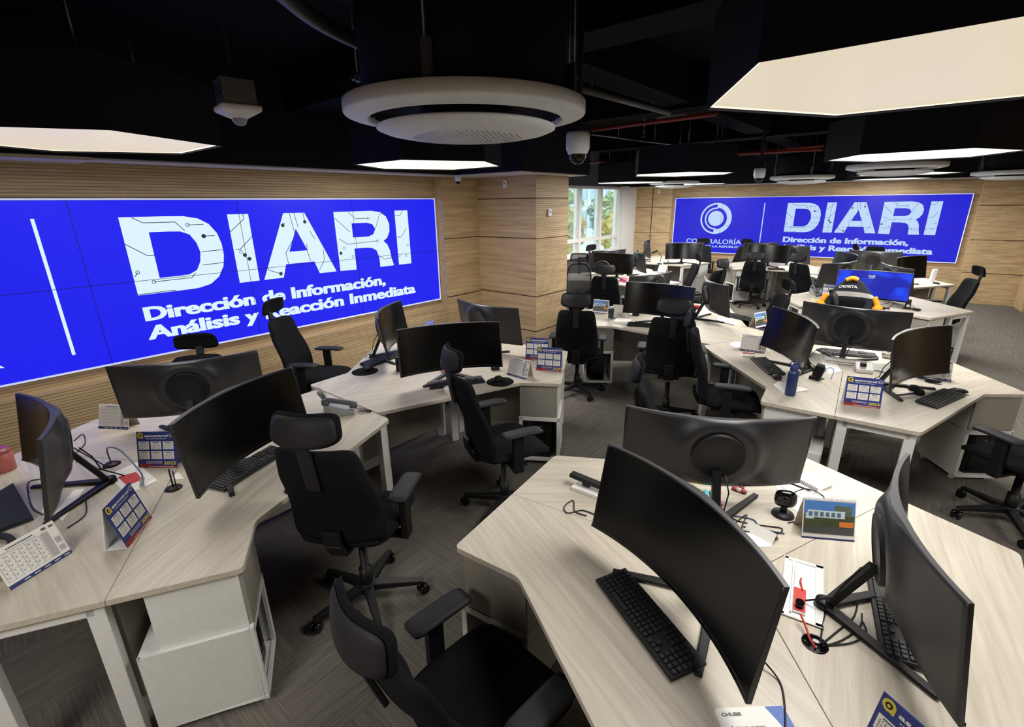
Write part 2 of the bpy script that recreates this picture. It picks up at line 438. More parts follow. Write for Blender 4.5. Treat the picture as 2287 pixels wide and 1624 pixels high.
# ------------------------------------------------------------------ video walls
DO = [(2.24, .897), (2.5, .897), (2.62, .895), (2.71, .878), (2.775, .84), (2.82, .775), (2.838, .70), (2.838, .62), (2.82, .545), (2.775, .475), (2.71, .43), (2.62, .411), (2.5, .409), (2.24, .409)]
DI = [(2.39, .801), (2.5, .801), (2.58, .798), (2.635, .775), (2.668, .72), (2.682, .655), (2.668, .59), (2.635, .535), (2.58, .51), (2.5, .507), (2.39, .507)]
LET = [
    (DO, DI),
    ([(2.915, .9), (3.07, .9), (3.07, .412), (2.915, .412)], None),
    ([(3.35, .9), (3.533, .9), (3.765, .412), (3.6, .412), (3.563, .513), (3.308, .513), (3.27, .412), (3.107, .412)], [(3.437, .78), (3.515, .607), (3.352, .607)]),
    ([(3.805, .9), (4.2, .903), (4.3, .89), (4.365, .85), (4.395, .785), (4.39, .715), (4.355, .66), (4.31, .635), (4.35, .602), (4.375, .55), (4.388, .47), (4.41, .404), (4.245, .404), (4.243, .49), (4.22, .555), (4.17, .582), (4.1, .588), (3.976, .589), (3.976, .406), (3.805, .41)],
     [(3.976, .803), (4.14, .803), (4.2, .788), (4.228, .745), (4.2, .7), (4.14, .683), (3.976, .684)]),
    ([(4.472, .9), (4.632, .9), (4.632, .402), (4.472, .404)], None)]
LINES = [[(2.31, .895), (2.37, .86), (2.56, .86), (2.61, .80)], [(2.635, .838), (2.74, .838)], [(2.725, .76), (2.80, .76)], [(2.24, .735), (2.35, .655), (2.40, .655)], [(2.69, .655), (2.835, .66)], [(2.68, .565), (2.83, .57)],
         [(2.35, .485), (2.59, .487), (2.62, .515)], [(2.25, .53), (2.27, .553)], [(2.24, .414), (2.46, .416), (2.47, .41)],
         [(2.915, .78), (3.03, .865), (3.03, .9)], [(2.93, .655), (2.965, .655), (3.07, .74)], [(3.40, .9), (3.42, .76), (3.43, .72)], [(3.44, .9), (3.46, .79)], [(3.52, .9), (3.525, .83)], [(3.35, .83), (3.33, .81)], [(3.40, .7), (3.32, .6), (3.33, .51)],
         [(3.515, .66), (3.51, .60), (3.53, .52)], [(3.56, .76), (3.57, .73), (3.6, .69)], [(3.66, .6), (3.66, .52), (3.60, .44)], [(3.14, .51), (3.16, .48), (3.25, .445)],
         [(3.81, .85), (3.95, .73)], [(3.95, .9), (4.02, .84), (4.16, .84)], [(3.83, .68), (3.91, .63), (4.24, .64)], [(4.23, .75), (4.29, .87), (4.36, .89)], [(4.24, .51), (4.3, .47), (4.5, .485)],
         [(4.475, .855), (4.53, .855), (4.57, .9)], [(4.475, .66), (4.53, .66), (4.6, .74)]]
RINGS = [(2.635, .838), (2.35, .485), (2.27, .555), (2.965, .635), (4.16, .84), (4.24, .64), (3.87, .6), (3.95, .52), (4.57, .485), (4.6, .58)]
DOTS = [(2.725, .76), (2.99, .61), (3.02, .58), (3.33, .81), (3.525, .83), (3.25, .445), (3.83, .56)]

def video_wall(X, W, Hh, label, MV=M_video, MW=M_vwhite):
    # X maps (along, out, up); W, Hh the lit size; five columns, two rows of panels
    v = thing('video_wall', label, 'screen'); v.matrix_world = X
    pw, ph = W / 5, Hh / 2
    P = lambda u, y, o=.004: (u * pw, -o, y * Hh)
    for c in range(5):
        for r in range(2):
            mb = MB(); mb.box(c * pw + .0025, (c + 1) * pw - .0025, 0, .06, r * ph + .0025, (r + 1) * ph - .0025, 0); mb.build('display_panel', [MV], v)
    mb = MB()
    mb.box(-.02, W + .02, .05, .10, -.02, Hh + .02, 0)
    for a in ((-.014, W + .014, Hh, Hh + .014), (-.014, W + .014, -.014, 0), (W, W + .014, 0, Hh), (-.014, 0, 0, Hh)): mb.box(a[0], a[1], -.006, .06, a[2], a[3], 1)
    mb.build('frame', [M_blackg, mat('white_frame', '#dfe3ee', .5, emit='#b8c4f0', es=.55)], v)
    mb = MB()
    for out, hole in LET:
        bmx = bmesh.new()
        def loop(pts):
            vs = [bmx.verts.new(P(a, b_)) for a, b_ in pts]
            return [bmx.edges.new((vs[i], vs[(i + 1) % len(vs)])) for i in range(len(vs))]
        ed = loop(out)
        if hole: ed += loop(hole)
        bmesh.ops.triangle_fill(bmx, use_beauty=True, use_dissolve=False, edges=ed)
        bmx.verts.index_update()
        mb.add([tuple(q.co) for q in bmx.verts], [tuple(q.index for q in f.verts) for f in bmx.faces]); bmx.free()
    mb.build('title_lettering', MW, v)
    mb = MB(); k = .0032
    for L in LINES:
        for (a, b_), (c, d) in zip(L, L[1:]):
            p, q = Vector((a * pw, 0, b_ * Hh)), Vector((c * pw, 0, d * Hh)); n = (q - p).normalized(); n = Vector((-n.z, 0, n.x)) * k
            mb.add([(p.x - n.x, -.006, p.z - n.z), (q.x - n.x, -.006, q.z - n.z), (q.x + n.x, -.006, q.z + n.z), (p.x + n.x, -.006, p.z + n.z)], [(0, 1, 2, 3)], 0)
    for a, b_ in RINGS:
        vs = [(a * pw + r * math.cos(t), -.007, b_ * Hh + r * math.sin(t)) for r in (.017, .012) for t in [2 * PI * i / 14 for i in range(14)]]
        mb.add(vs, [(i, (i + 1) % 14, 14 + (i + 1) % 14, 14 + i) for i in range(14)], 0)
    for a, b_ in DOTS:
        mb.add([(a * pw + .02 * math.cos(t), -.007, b_ * Hh + .02 * math.sin(t)) for t in [2 * PI * i / 14 for i in range(14)]], [tuple(range(14))], 1)
    mb.build('circuit_pattern', [M_vline, M_vgreen], v)
    mb = MB()
    for q in (-.005, 0, .005): put_text(mb, 'Dirección de Información,', 2.25 + q, 4.285 + q, .235, .093, P, 0, .026)
    for q in (-.005, 0, .005): put_text(mb, 'Análisis y Reacción Inmediata', 2.24 + q, 4.655 + q, .108, .093, P, 0, .026)
    mb.build('subtitle_lettering', MW, v)
    mb = MB(); e = .0022
    for c in range(1, 5): mb.box(c * pw - e, c * pw + e, -.0095, -.0085, 0, Hh)
    mb.box(0, W, -.0095, -.0085, ph - e, ph + e); mb.build('panel_seam', mat('seam_blue', '#0a0c50', .5), v)
    mb = MB(); mb.add([P(1.812, .9), P(1.83, .9), P(1.83, .1), P(1.812, .1)], [(0, 1, 2, 3)]); mb.build('divider_line', MW, v)
    mb = MB(); cx, cz = .893 * pw, .629 * Hh; s = pw / 1.195
    def arc(r0, r1, a0, a1, n=48):
        vs = []
        for i in range(n + 1):
            t = R(a0 + (a1 - a0) * i / n)
            vs += [(cx + s * r0 * math.cos(t), -.004, cz + s * r0 * math.sin(t)), (cx + s * r1 * math.cos(t), -.004, cz + s * r1 * math.sin(t))]
        mb.add(vs, [(2 * i, 2 * i + 1, 2 * i + 3, 2 * i + 2) for i in range(n)])
    arc(0.0, .19, 0, 360); arc(.24, .275, 85, 275); arc(.27, .385, -95, 88); arc(.345, .385, 88, 268)
    mb.build('emblem', MW, v)
    mb = MB()
    put_text(mb, 'CONTRALORÍA', .31, 1.465, .165, .085, P, 0, .012)
    put_text(mb, 'GENERAL DE LA REPÚBLICA', .31, 1.495, .098, .036, P, 0, .03)
    mb.build('agency_lettering', MW, v)
    return v
XL = Matrix(((0, -1, 0, -5.5), (1, 0, 0, 4.757 - 5 * 1.306), (0, 0, 1, .765), (0, 0, 0, 1)))
video_wall(XL, 5 * 1.306, 1.404, 'large blue video wall on the near left wood wall, showing white DIARI lettering')
XFV = FX @ Matrix.Translation((0, -.03, .805))
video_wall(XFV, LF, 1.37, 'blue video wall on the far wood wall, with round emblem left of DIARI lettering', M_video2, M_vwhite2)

# ------------------------------------------------------------------ ceiling fittings
def hex_light(cx, cy, label, r=.735, z=2.46, h=.34, rot=0, power=1.0, near=False):
    t = thing('hexagonal_ceiling_light', label, 'ceiling light', (cx, cy, z), R(rot), 'hexagonal ceiling lights')
    def ring(rr, zz): return [(rr * math.cos(k * PI / 3), rr * math.sin(k * PI / 3), zz) for k in range(6)]
    mb = MB(); o, i = ring(r, 0), ring(r - .006, 0); o2, i2 = ring(r, h), ring(r - .006, h)
    for k in range(6):
        q = (k + 1) % 6
        mb.add([o[k], o[q], o2[q], o2[k]], [(0, 1, 2, 3)]); mb.add([i[k], i[q], i2[q], i2[k]], [(3, 2, 1, 0)]); mb.add([o[k], o[q], i[q], i[k]], [(3, 2, 1, 0)])
    mb.add(o2, [(0, 1, 2, 3, 4, 5)]); mb.build('housing', M_dark, t)
    mb = MB(); mb.add(ring(r - .007, .012), [(5, 4, 3, 2, 1, 0)]); mb.build('diffuser', M_diff if near else M_diffb, t)
    mb = MB(); a, b_ = ring(r - .008, .010), ring(r - .022, .010)
    for k in range(6):
        q = (k + 1) % 6; mb.add([a[k], a[q], b_[q], b_[k]], [(3, 2, 1, 0)])
    mb.build('led_strip', M_led, t)
    for k in (0, 2, 4):
        mb = MB(); mb.tube([(.5 * math.cos(k * PI / 3), .5 * math.sin(k * PI / 3), h), (.5 * math.cos(k * PI / 3), .5 * math.sin(k * PI / 3), CEIL - z)], .005, 6); mb.build('hanging_rod', M_steel, t)
    ld = bpy.data.lights.new('hexagonal_light_glow', 'AREA'); ld.shape = 'DISK'; ld.size = 1.1; ld.energy = LAMP_W * power; ld.color = (1, .97, .92)
    lo = bpy.data.objects.new('hexagonal_light_glow', ld); C.objects.link(lo); lo.parent = t; lo.location = (0, 0, .004)
    return t
hex_light(-.10, 2.23, 'big hexagonal light at upper right, nearest the camera', power=.72, near=True)
hex_light(-3.9, .72, 'hexagonal light at far left, above the near left video wall', power=.34, near=True)
hex_light(-3.95, 3.4, 'hexagonal light behind the round white air unit', power=.75)
hex_light(-.27, 5.95, 'bright hexagonal light at right, hanging in front of a round air unit', power=1.3)
hex_light(-2.95, 7.2, 'hexagonal light above the desks left of the sprinkler pipes', power=1.4)
hex_light(-4.9, 9.4, 'hexagonal light nearest the window', power=1.4)
hex_light(-4.4, 11.5, 'small looking hexagonal light by the window corner, furthest left at the back', power=1.4)
hex_light(-.55, 10.2, 'hexagonal light at back right, above the far video wall', power=1.4)
hex_light(-.9, 12.4, 'thin looking hexagonal light just in front of the far wall', power=1.3)
hex_light(3.4, 3.0, 'hexagonal light outside the frame on the right'); hex_light(3.2, 8.2, 'hexagonal light outside the frame at far right')
hex_light(-.9, -1.5, 'hexagonal light behind the camera', power=.9)

def air_unit(cx, cy, label, z=2.438):
    t = thing('round_air_conditioner', label, 'air conditioner', (cx, cy, z), 0, 'round ceiling air units')
    mb = MB(); mb.lathe([(.404, .045), (.410, .006), (.418, .0), (.424, .0)], 72); mb.lathe([(.424, .0), (.50, .016), (.508, .019), (.512, .025)], 72); mb.lathe([(.512, .025), (.512, .064), (.507, .068)], 72); mb.lathe([(.507, .068), (.42, .068)], 72, smooth=False); mb.build('outer_ring', M_acw, t)
    mb = MB(); mb.lathe([(.408, .02), (.402, .05), (.2, .055), (.2, -.02)], 48); mb.build('air_slot', M_dark, t)
    mb = MB(); mb.lathe([(.001, -.018), (.375, -.018), (.386, -.024), (.384, -.032), (.35, -.045), (.28, -.058), (.2, -.067), (.1, -.073), (.001, -.075)], 72); dc = mb.build('center_disc', M_acw, t)
    mb = MB()
    for i in range(-12, 13):
        for j in range(-12, 13):
            x, y = i * .022 + (j % 2) * .011, j * .019; r = math.hypot(x, y)
            if r < .24:
                zz = -.0762 + .0165 * (r / .28) ** 2; mb.add([(x + .005 * math.cos(k * PI / 3), y + .005 * math.sin(k * PI / 3), zz) for k in range(6)], [(0, 1, 2, 3, 4, 5)])
    mb.build('perforation', mat('grille_hole', '#6f7072', .7), dc)
    mb = MB(); mb.lathe([(.001, .085), (.42, .085), (.43, .10), (.43, .40), (.40, .43), (.001, .43)], 48); mb.build('unit_body', M_dark, t)
    for k in range(4):
        mb = MB(); a = k * PI / 2 + .5; mb.box(.45 * math.cos(a) - .02, .45 * math.cos(a) + .02, .45 * math.sin(a) - .008, .45 * math.sin(a) + .008, .068, .2); mb.tube([(.46 * math.cos(a), .46 * math.sin(a), .2), (.46 * math.cos(a), .46 * math.sin(a), CEIL - z)], .005, 6); mb.build('hanger', M_steel, t)
    return t
air_unit(-1.665, 1.655, 'large round white air unit nearest the camera, at the top middle')
air_unit(-2.05, 10.4, 'round white air unit above the far video wall, ring seen whole')
air_unit(-.55, 7.9, 'round white air unit partly hidden behind the bright hexagonal light')
air_unit(.75, 11.6, 'round white air unit at the right edge near the far wall')
air_unit(-4.5, 10.6, 'small looking round white air unit near the window')

def add_tube(name, pts, r, M, label, cat, n=8):
    mb = MB(); mb.tube(pts, r, n); return tag(mb.build(name, M), label, cat)
def spl(pts, k=8):
    P = [Vector(p) for p in pts]; P = [P[0]] + P + [P[-1]]; out = []
    for i in range(1, len(P) - 2):
        for j in range(k):
            t = j / k; a, b_, c, d = P[i - 1:i + 3]
            out.append(.5 * ((2 * b_) + (c - a) * t + (2 * a - 5 * b_ + 4 * c - d) * t * t + (3 * b_ - a - 3 * c + d) * t ** 3))
    return out + [P[-2]]
add_tube('insulated_pipe', spl([at(560, -80, 2.78), at(700, 40, 2.76), at(830, 105, 2.74), at(960, 150, 2.72), at(1090, 178, 2.69)]), .03, M_duct, 'dark insulated pipe curving down to the near round air unit', 'pipe', 14)
add_tube('flexible_conduit', spl([at(1152, -40, 2.9), at(1150, 40, 2.86), at(1138, 110, 2.8), at(1126, 178, 2.69)]), .017, M_steel, 'grey flexible conduit rising from the near round air unit', 'pipe', 12)
mb = MB(); c = at(1106, 182, 2.69); mb.box(c.x - .05, c.x + .03, c.y - .03, c.y + .03, 2.55, 2.72); mb.tube([(c.x - .06, c.y, 2.68), (c.x + .05, c.y, 2.68)], .03, 10)
tag(mb.build('valve_block', M_steel), 'grey valve block where pipes meet on top of the near air unit', 'valve')
for a, b_, lab in (((1281, 0), (1271, 180), 'thin threaded rod hanging right of the near air unit'), ((1046, -20), (1045, 104), 'thin threaded rod with a bracket above the near air unit'), ((797, 60), (799, 176), 'thin threaded rod with a crossbar left of the near air unit')):
    p = at(b_[0], b_[1], 2.72); t = thing('hanging_rod', lab, 'rod', (p.x, p.y, 2.72))
    mb = MB(); mb.tube([(0, 0, -.02), (0, 0, CEIL - 2.72)], .004, 6); mb.build('rod', M_steel, t)
    mb = MB(); mb.box(-.05, .05, -.008, .008, .0, .012); mb.box(-.012, .012, -.012, .012, -.012, .02); mb.build('bracket', M_steel, t)
mb = MB(); p = at(1225, 180, 2.62); mb.cbox((0, 0, 0), (.075, .004, .045)); o = mb.build('small_tag', M_acw); o.location = p; o.rotation_euler = (0, 0, R(35)); tag(o, 'small white tag on the dark body beside the near air unit', 'tag')
def pipe(a, b_, z, r, lab, M=None, nm='sprinkler_pipe'):
    p, q = at(*a, z), at(*b_, z); mb = MB(); mb.tube([p, q], r, 10)
    for k in (.2, .8): c = p.lerp(q, k); mb.tube([c, Vector((c.x, c.y, CEIL))], .004, 6)
    tag(mb.build(nm, M or M_red), lab, 'pipe')
pipe((1308, 292), (1600, 254), 2.93, .022, 'red sprinkler pipe nearest the camera, running to the big light')
pipe((1316, 363), (1835, 333), 2.86, .024, 'long red sprinkler pipe below the others, running to the right')
pipe((1560, 352), (1840, 325), 2.92, .02, 'red sprinkler pipe just behind the long lower one')
pipe((1640, 379), (1740, 372), 2.93, .02, 'short red sprinkler pipe furthest back')
pipe((1265, 190), (1495, 252), 2.95, .026, 'dark pipe with an orange band right of the near air unit', M_duct, 'ceiling_pipe')
pipe((1320, 300), (1570, 332), 2.96, .012, 'thin grey conduit crossing the ceiling panels', M_steel, 'conduit')
def sprinkler(px, py, z, lab):
    p = at(px, py, z); t = thing('fire_sprinkler', lab, 'sprinkler', p); mb = MB()
    mb.lathe([(.001, .06), (.012, .06), (.012, .0), (.006, -.02), (.006, -.05), (.028, -.05), (.028, -.054), (.001, -.054)], 12); mb.tube([(0, 0, .06), (0, 0, CEIL - z)], .009, 8); mb.build('nozzle', M_steel, t)
for a in ((1600, 312, 2.9, 'sprinkler head under the ceiling panels left of the big light'), (1537, 325, 2.9, 'sprinkler head by the pipes, left of the one near the big light'), (1438, 296, 2.95, 'sprinkler head on the near panel seam'), (1240, 1000, 0, None)):
    if a[3]: sprinkler(*a)

# cameras and sensors
p = at(535, 265, 2.42)
t = thing('presence_sensor', 'square white ceiling sensor with a glass dome under a metal box', 'sensor', (p.x, p.y, 2.42), R(-8)); t.scale = (.76, .76, .76)
mb = MB(); mb.box(-.075, .075, -.075, .075, .055, .17); mb.build('junction_box', M_steel, t, .004)
mb = MB(); mb.tube([(0, 0, .17), (0, 0, (CEIL - 2.42) / .76)], .007, 8); mb.build('drop_conduit', M_dark, t)
mb = MB()
for sx in (-.035, .035):
    mb.lathe([(.022, 0), (.022, .003), (.016, .003), (.016, 0)], 16); o = mb
mb = MB()
for sx in (-.035, .035):
    vs = [(sx + r * math.cos(2 * PI * k / 16), -.0765, .12 + r * math.sin(2 * PI * k / 16)) for r in (.024, .018) for k in range(16)]
    mb.add(vs, [(k, (k + 1) % 16, 16 + (k + 1) % 16, 16 + k) for k in range(16)])
mb.build('knockout', M_blackg, t)
mb = MB(); mb.lathe([(.001, .055), (.125, .055), (.128, .045), (.125, .03), (.05, .0), (.001, .0)], 4, smooth=False); o = mb.build('sensor_body', M_acw, t, .006); o.rotation_euler = (0, 0, PI / 4)
mb = MB(); mb.lathe([(.034, .004), (.033, -.012), (.024, -.026), (.012, -.032), (.001, -.033)], 20); mb.build('dome', mat('clear_dome', '#9aa0b8', .08, amt=.1), t)
def dome_cam(p, lab, s=1.0, mount=True):
    t = thing('dome_camera', lab, 'security camera', p); t.scale = (s, s, s)
    mb = MB(); mb.lathe([(.001, .115), (.06, .115), (.066, .10), (.066, .03), (.055, .004), (.05, 0), (.001, 0)], 28); mb.build('camera_body', M_acw, t)
    mb = MB(); mb.lathe([(.048, .002), (.046, -.02), (.034, -.04), (.018, -.05), (.001, -.052)], 24); mb.build('lens_dome', M_blackg, t)
    mb = MB(); mb.box(-.055, .055, -.055, .055, .115, .16); mb.tube([(0, 0, .16), (0, 0, .16 + max(.05, (CEIL - p[2]) / s - .16) if mount else .2)], .02, 10); mb.build('mount', M_dark, t)
p = at(1290, 345, 2.36); dome_cam((p.x, p.y, 2.36), 'white dome camera hanging right of the near air unit')
p = at(1695, 398, 2.36); dome_cam((p.x, p.y, 2.36), 'small looking white dome camera left of the far air unit')
dome_cam((-5.25, 5.0, 2.40), 'small white camera at the top of the wood wall corner', .7, False)
def sensor(loc, rot, lab, M=M_acw, d=(.06, .03, .10)):
    t = thing('wall_sensor', lab, 'sensor', loc, rot); mb = MB(); mb.cbox((0, 0, 0), d); mb.build('casing', M, t, .008)
    mb = MB(); mb.cbox((0, -d[1] / 2 - .002, .01), (.02, .006, .02)); mb.build('lens', M_pad, t)
sensor((-4.83, 5.51, 2.36), 0, 'small white motion sensor high on the shaded column face')
sensor((-4.27, 5.82, 1.97), R(90), 'small white wall sensor on the lit column face')
q = FX @ Vector((-.45, -.16, 2.36)); sensor(q, R(5.7), 'small white sensor high on the far wall beside the window pier')
# ================================================================== workstations
TOP = 0.74
def rounded(poly, r=.03, n=4, skip=()):
    out = []; N = len(poly)
    for i in range(N):
        p = Vector(poly[i]); a = Vector(poly[i - 1]); b = Vector(poly[(i + 1) % N])
        if i in skip: out.append(p); continue
        u, v = (a - p).normalized(), (b - p).normalized(); s, e = p + u * r, p + v * r
        for k in range(n + 1):
            t = k / n; out.append(s * (1 - t) ** 2 + p * 2 * t * (1 - t) + e * t * t)
    return out
G = .0008
def station_outline(hand, L0, L1, HW=.45):
    # station frame: +Y outward; the two arms lie at 30 and 150 degrees
    u0, n0 = Vector((math.cos(R(30)), math.sin(R(30)))), Vector((-math.sin(R(30)), math.cos(R(30))))
    u1, n1 = Vector((math.cos(R(150)), math.sin(R(150)))), Vector((-math.sin(R(150)), math.cos(R(150))))
    c = Vector((0, 2 * G))
    m0, m1 = u0 * L0 + n0 * G, u1 * L1 - n1 * G
    if hand > 0: pts = [c, m0, u0 * L0 + n0 * HW, u0 * .74 + n0 * (HW + .01), u1 * L1 - n1 * HW, m1]
    else: pts = [c, m0, u0 * L0 + n0 * HW, u1 * .74 - n1 * (HW + .01), u1 * L1 - n1 * HW, m1]
    return rounded(pts, .028, 4, (0, 1, 5)), (u0, n0, u1, n1)
_ST = {}
def workstation(cen, out_deg, hand, L0, L1, label, frame=True):
    t = thing('workstation_desk', label, 'desk', (cen[0], cen[1], 0), R(out_deg - 90), 'three-way workstation desks')
    k = (hand, round(L0, 3), round(L1, 3))
    poly, (u0, n0, u1, n1) = station_outline(hand, L0, L1)
    mb = MB(); mb.prism(poly, TOP - .026, TOP); mb.build('worktop', M_desk, t, .0016)
    V3 = lambda v, z: (v.x, v.y, z)
    mb = MB()                                             # leg frames under the two arm ends (one has the pedestal)
    free = (u1, -n1, L1) if hand > 0 else (u0, n0, L0)
    u, n, L = free
    a, b = u * (L - .05) + n * .05, u * (L - .05) + n * .41
    for q in (a, b): mb.bar(V3(q, 0), V3(q, TOP - .03), .045, .06, 0, up=V3(n, 0))
    mb.bar(V3(a, TOP - .055), V3(b, TOP - .055), .045, .045, 0)
    if frame: mb.build('leg_frame', M_white, t, .003)
    mb = MB()
    q = u * .07 + n * .03
    mb.bar(V3(Vector((0, .10)), 0), V3(Vector((0, .10)), TOP - .03), .06, .06, 0); mb.build('leg', M_white, t, .003)
    mb = MB()
    a, b = u * .16 + n * .022, u * (L - .09) + n * .022
    mb.bar(V3(a, .44), V3(b, .44), .018, .54, 0); mb.build('modesty_panel', M_grey, t, .002)
    mb = MB()
    a, b = u0 * .15 + n0 * .14, u0 * .62 + n0 * .14
    mb.bar(V3(a, .62), V3(b, .62), .1, .01, 0); mb.bar(V3(a + n0 * .05, .645), V3(b + n0 * .05, .645), .004, .06, 0); mb.build('cable_tray', M_grey, t)
    return t, (u0, n0, u1, n1)
def pedestal(cen, out_deg, hand, L0, L1, label, front_end=False, pc=True):
    # storage pedestal and computer under the arm end with the short edge
    a = R(out_deg - 90); rot = Matrix.Rotation(a, 3, 'Z')
    ang = (30 if hand > 0 else 150)
    u = Vector((math.cos(R(ang)), math.sin(R(ang)), 0)); n = Vector((-u.y, u.x, 0)) * (1 if hand > 0 else -1)
    u, n = rot @ u, rot @ n; L = L0 if hand > 0 else L1
    t = thing('pedestal_cabinet', label, 'cabinet', (cen[0], cen[1], 0), 0, 'pedestal cabinets under the desks')
    X = Matrix(((u.x, n.x, 0, 0), (u.y, n.y, 0, 0), (0, 0, 1, 0), (0, 0, 0, 1)))
    if front_end: X = Matrix(((-n.x, u.x, 0, u.x * .62 + n.x * .95), (-n.y, u.y, 0, u.y * .62 + n.y * .95), (0, 0, 1, 0), (0, 0, 0, 1)))
    x0, x1, y0, y1 = (.72, L - .03, .10, .42) if not front_end else (.53, .90, .0, L - .66)
    def part(nm, fn, M, bev=.002):
        mb = MB(); mb.X = X; fn(mb); return mb.build(nm, M, t, bev)
    part('drawer_box', lambda b: b.box(x0, x1, y0, y1, .43, TOP - .028), M_white)
    part('drawer_front', lambda b: b.box(x0 + .003, x1 - .003, y1, y1 + .016, .44, TOP - .034), M_grey)
    def shell(b):
        e = .0 if front_end else .018
        yl = y1
        y0 = .0 if front_end else .028
        b.box(x0, x1 + e, y0, y0 + .012, .04, .43); b.box(x1 + e - .012, x1 + e, y0, y1 + .015, .04, .43); b.box(x0, x0 + .012, y0, y1 + .015, .04, .43)
        b.box(x0, x1 + e, y0, y1 + .015, .04, .052); b.box(x0, x1 + e, y0, y1 + .015, .418, .43)
        b.box(x0 - .004, x1 + e + .004, y1 + .0, y1 + .018, .40, .434); b.box(x0 - .004, x0 + .022, y1, y1 + .018, .036, .434); b.box(x1 + e - .022, x1 + e + .004, y1, y1 + .018, .036, .434); b.box(x0 - .004, x1 + e + .004, y1, y1 + .018, .036, .056)
        for xx in (x0 + .03, x1 - .03):
            for yy in (y0 + .04, y1 - .04): b.box(xx - .015, xx + .015, yy - .015, yy + .015, 0, .04)
    part('computer_shelf', shell, M_white)
    if pc:
        e = .0 if front_end else .018
        p = thing('computer_tower', label.replace('white pedestal cabinet', 'black computer tower '), 'computer', (cen[0], cen[1], 0), 0, 'computer towers under the desks')
        mb = MB(); mb.X = X; mb.box(x0 + .09, x0 + .09 + .17, y0 + .03, y1 - .02, .0525, .39); mb.build('case', M_black, p, .006)
        mb = MB(); mb.X = X; mb.box(x0 + .10, x0 + .25, y1 - .02, y1 - .012, .07, .37)
        for k in range(9): mb.box(x0 + .11, x0 + .24, y1 - .013, y1 - .009, .10 + k * .022, .11 + k * .022)
        mb.build('front_grille', M_blackg, p)
        mb = MB(); mb.X = X; mb.box(x0 + .165, x0 + .185, y1 - .013, y1 - .008, .335, .345); mb.build('power_button', M_steel, p)
    return t
CL = {   # centre, first arm direction, handedness, what it is
    'C': ((-.31, 1.71), 68, 1), 'L': ((-3.0, .62), 91, 1), 'K': ((-3.19, 2.81), 31, -1), 'R': ((-.38, 4.65), 35, -1),
    'M': ((-2.32, 5.68), 95, 1), 'S': ((-.60, 8.38), 93, -1), 'T': ((-.74, 10.58), 33, 1), 'F': ((-2.65, 11.85), 105, 1),
    'W': ((-4.45, 8.45), 95, 1), 'V': ((-5.05, 11.55), 100, 1)}
CN = {'C': 'near right cluster', 'L': 'near left cluster', 'K': 'second left cluster', 'R': 'navy bottle cluster', 'M': 'tumbler cluster',
      'S': 'jacket cluster', 'T': 'back right cluster', 'F': 'back middle cluster', 'W': 'window cluster', 'V': 'window corner cluster'}
SIDE = {}
def ang_word(d):
    d %= 360
    # as the camera looks: away = 130 degrees, right = 40, near = 310, left = 220
    for lo, hi, wd in ((85, 175, 'far side'), (-5, 85, 'right side'), (265, 355, 'near side'), (175, 265, 'left side')):
        if lo <= d < hi or lo <= d - 360 < hi: return wd
    return 'side'
JOIN = {('L', 91): 1.09, ('K', 271): 1.09, ('R', 155): 1.10, ('M', 335): 1.10, ('S', 93): 1.10, ('T', 273): 1.10}
def arm_len(c, d): return JOIN.get((c, d % 360), 1.06)
SPECIAL = {}
for c, (cen, a0, hand) in CL.items():
    seen = set()
    for k in range(3):
        d0 = a0 + 120 * k; od = d0 + 60; L0, L1 = arm_len(c, d0), arm_len(c, d0 + 120)
        wd = ang_word(od)
        if wd in seen: wd = {'right side': 'hidden back side', 'far side': 'hidden far side', 'left side': 'outer left side', 'near side': 'near corner side'}[wd]
        seen.add(wd)
        SIDE[(c, k)] = wd
        workstation(cen, od, hand, L0, L1, 'pale oak desk on the %s of the %s' % (wd, CN[c]), not (c == 'F' and k == 0))
        if c == 'F' and k == 0: pedestal(cen, od, -1, L0, L1, 'white pedestal cabinet at the arm end of the back middle cluster, left one', front_end=True, pc=False)
        pedestal(cen, od, hand, L0, L1, 'white pedestal cabinet on the %s of the %s' % (wd, CN[c]), front_end=(c == 'F'))

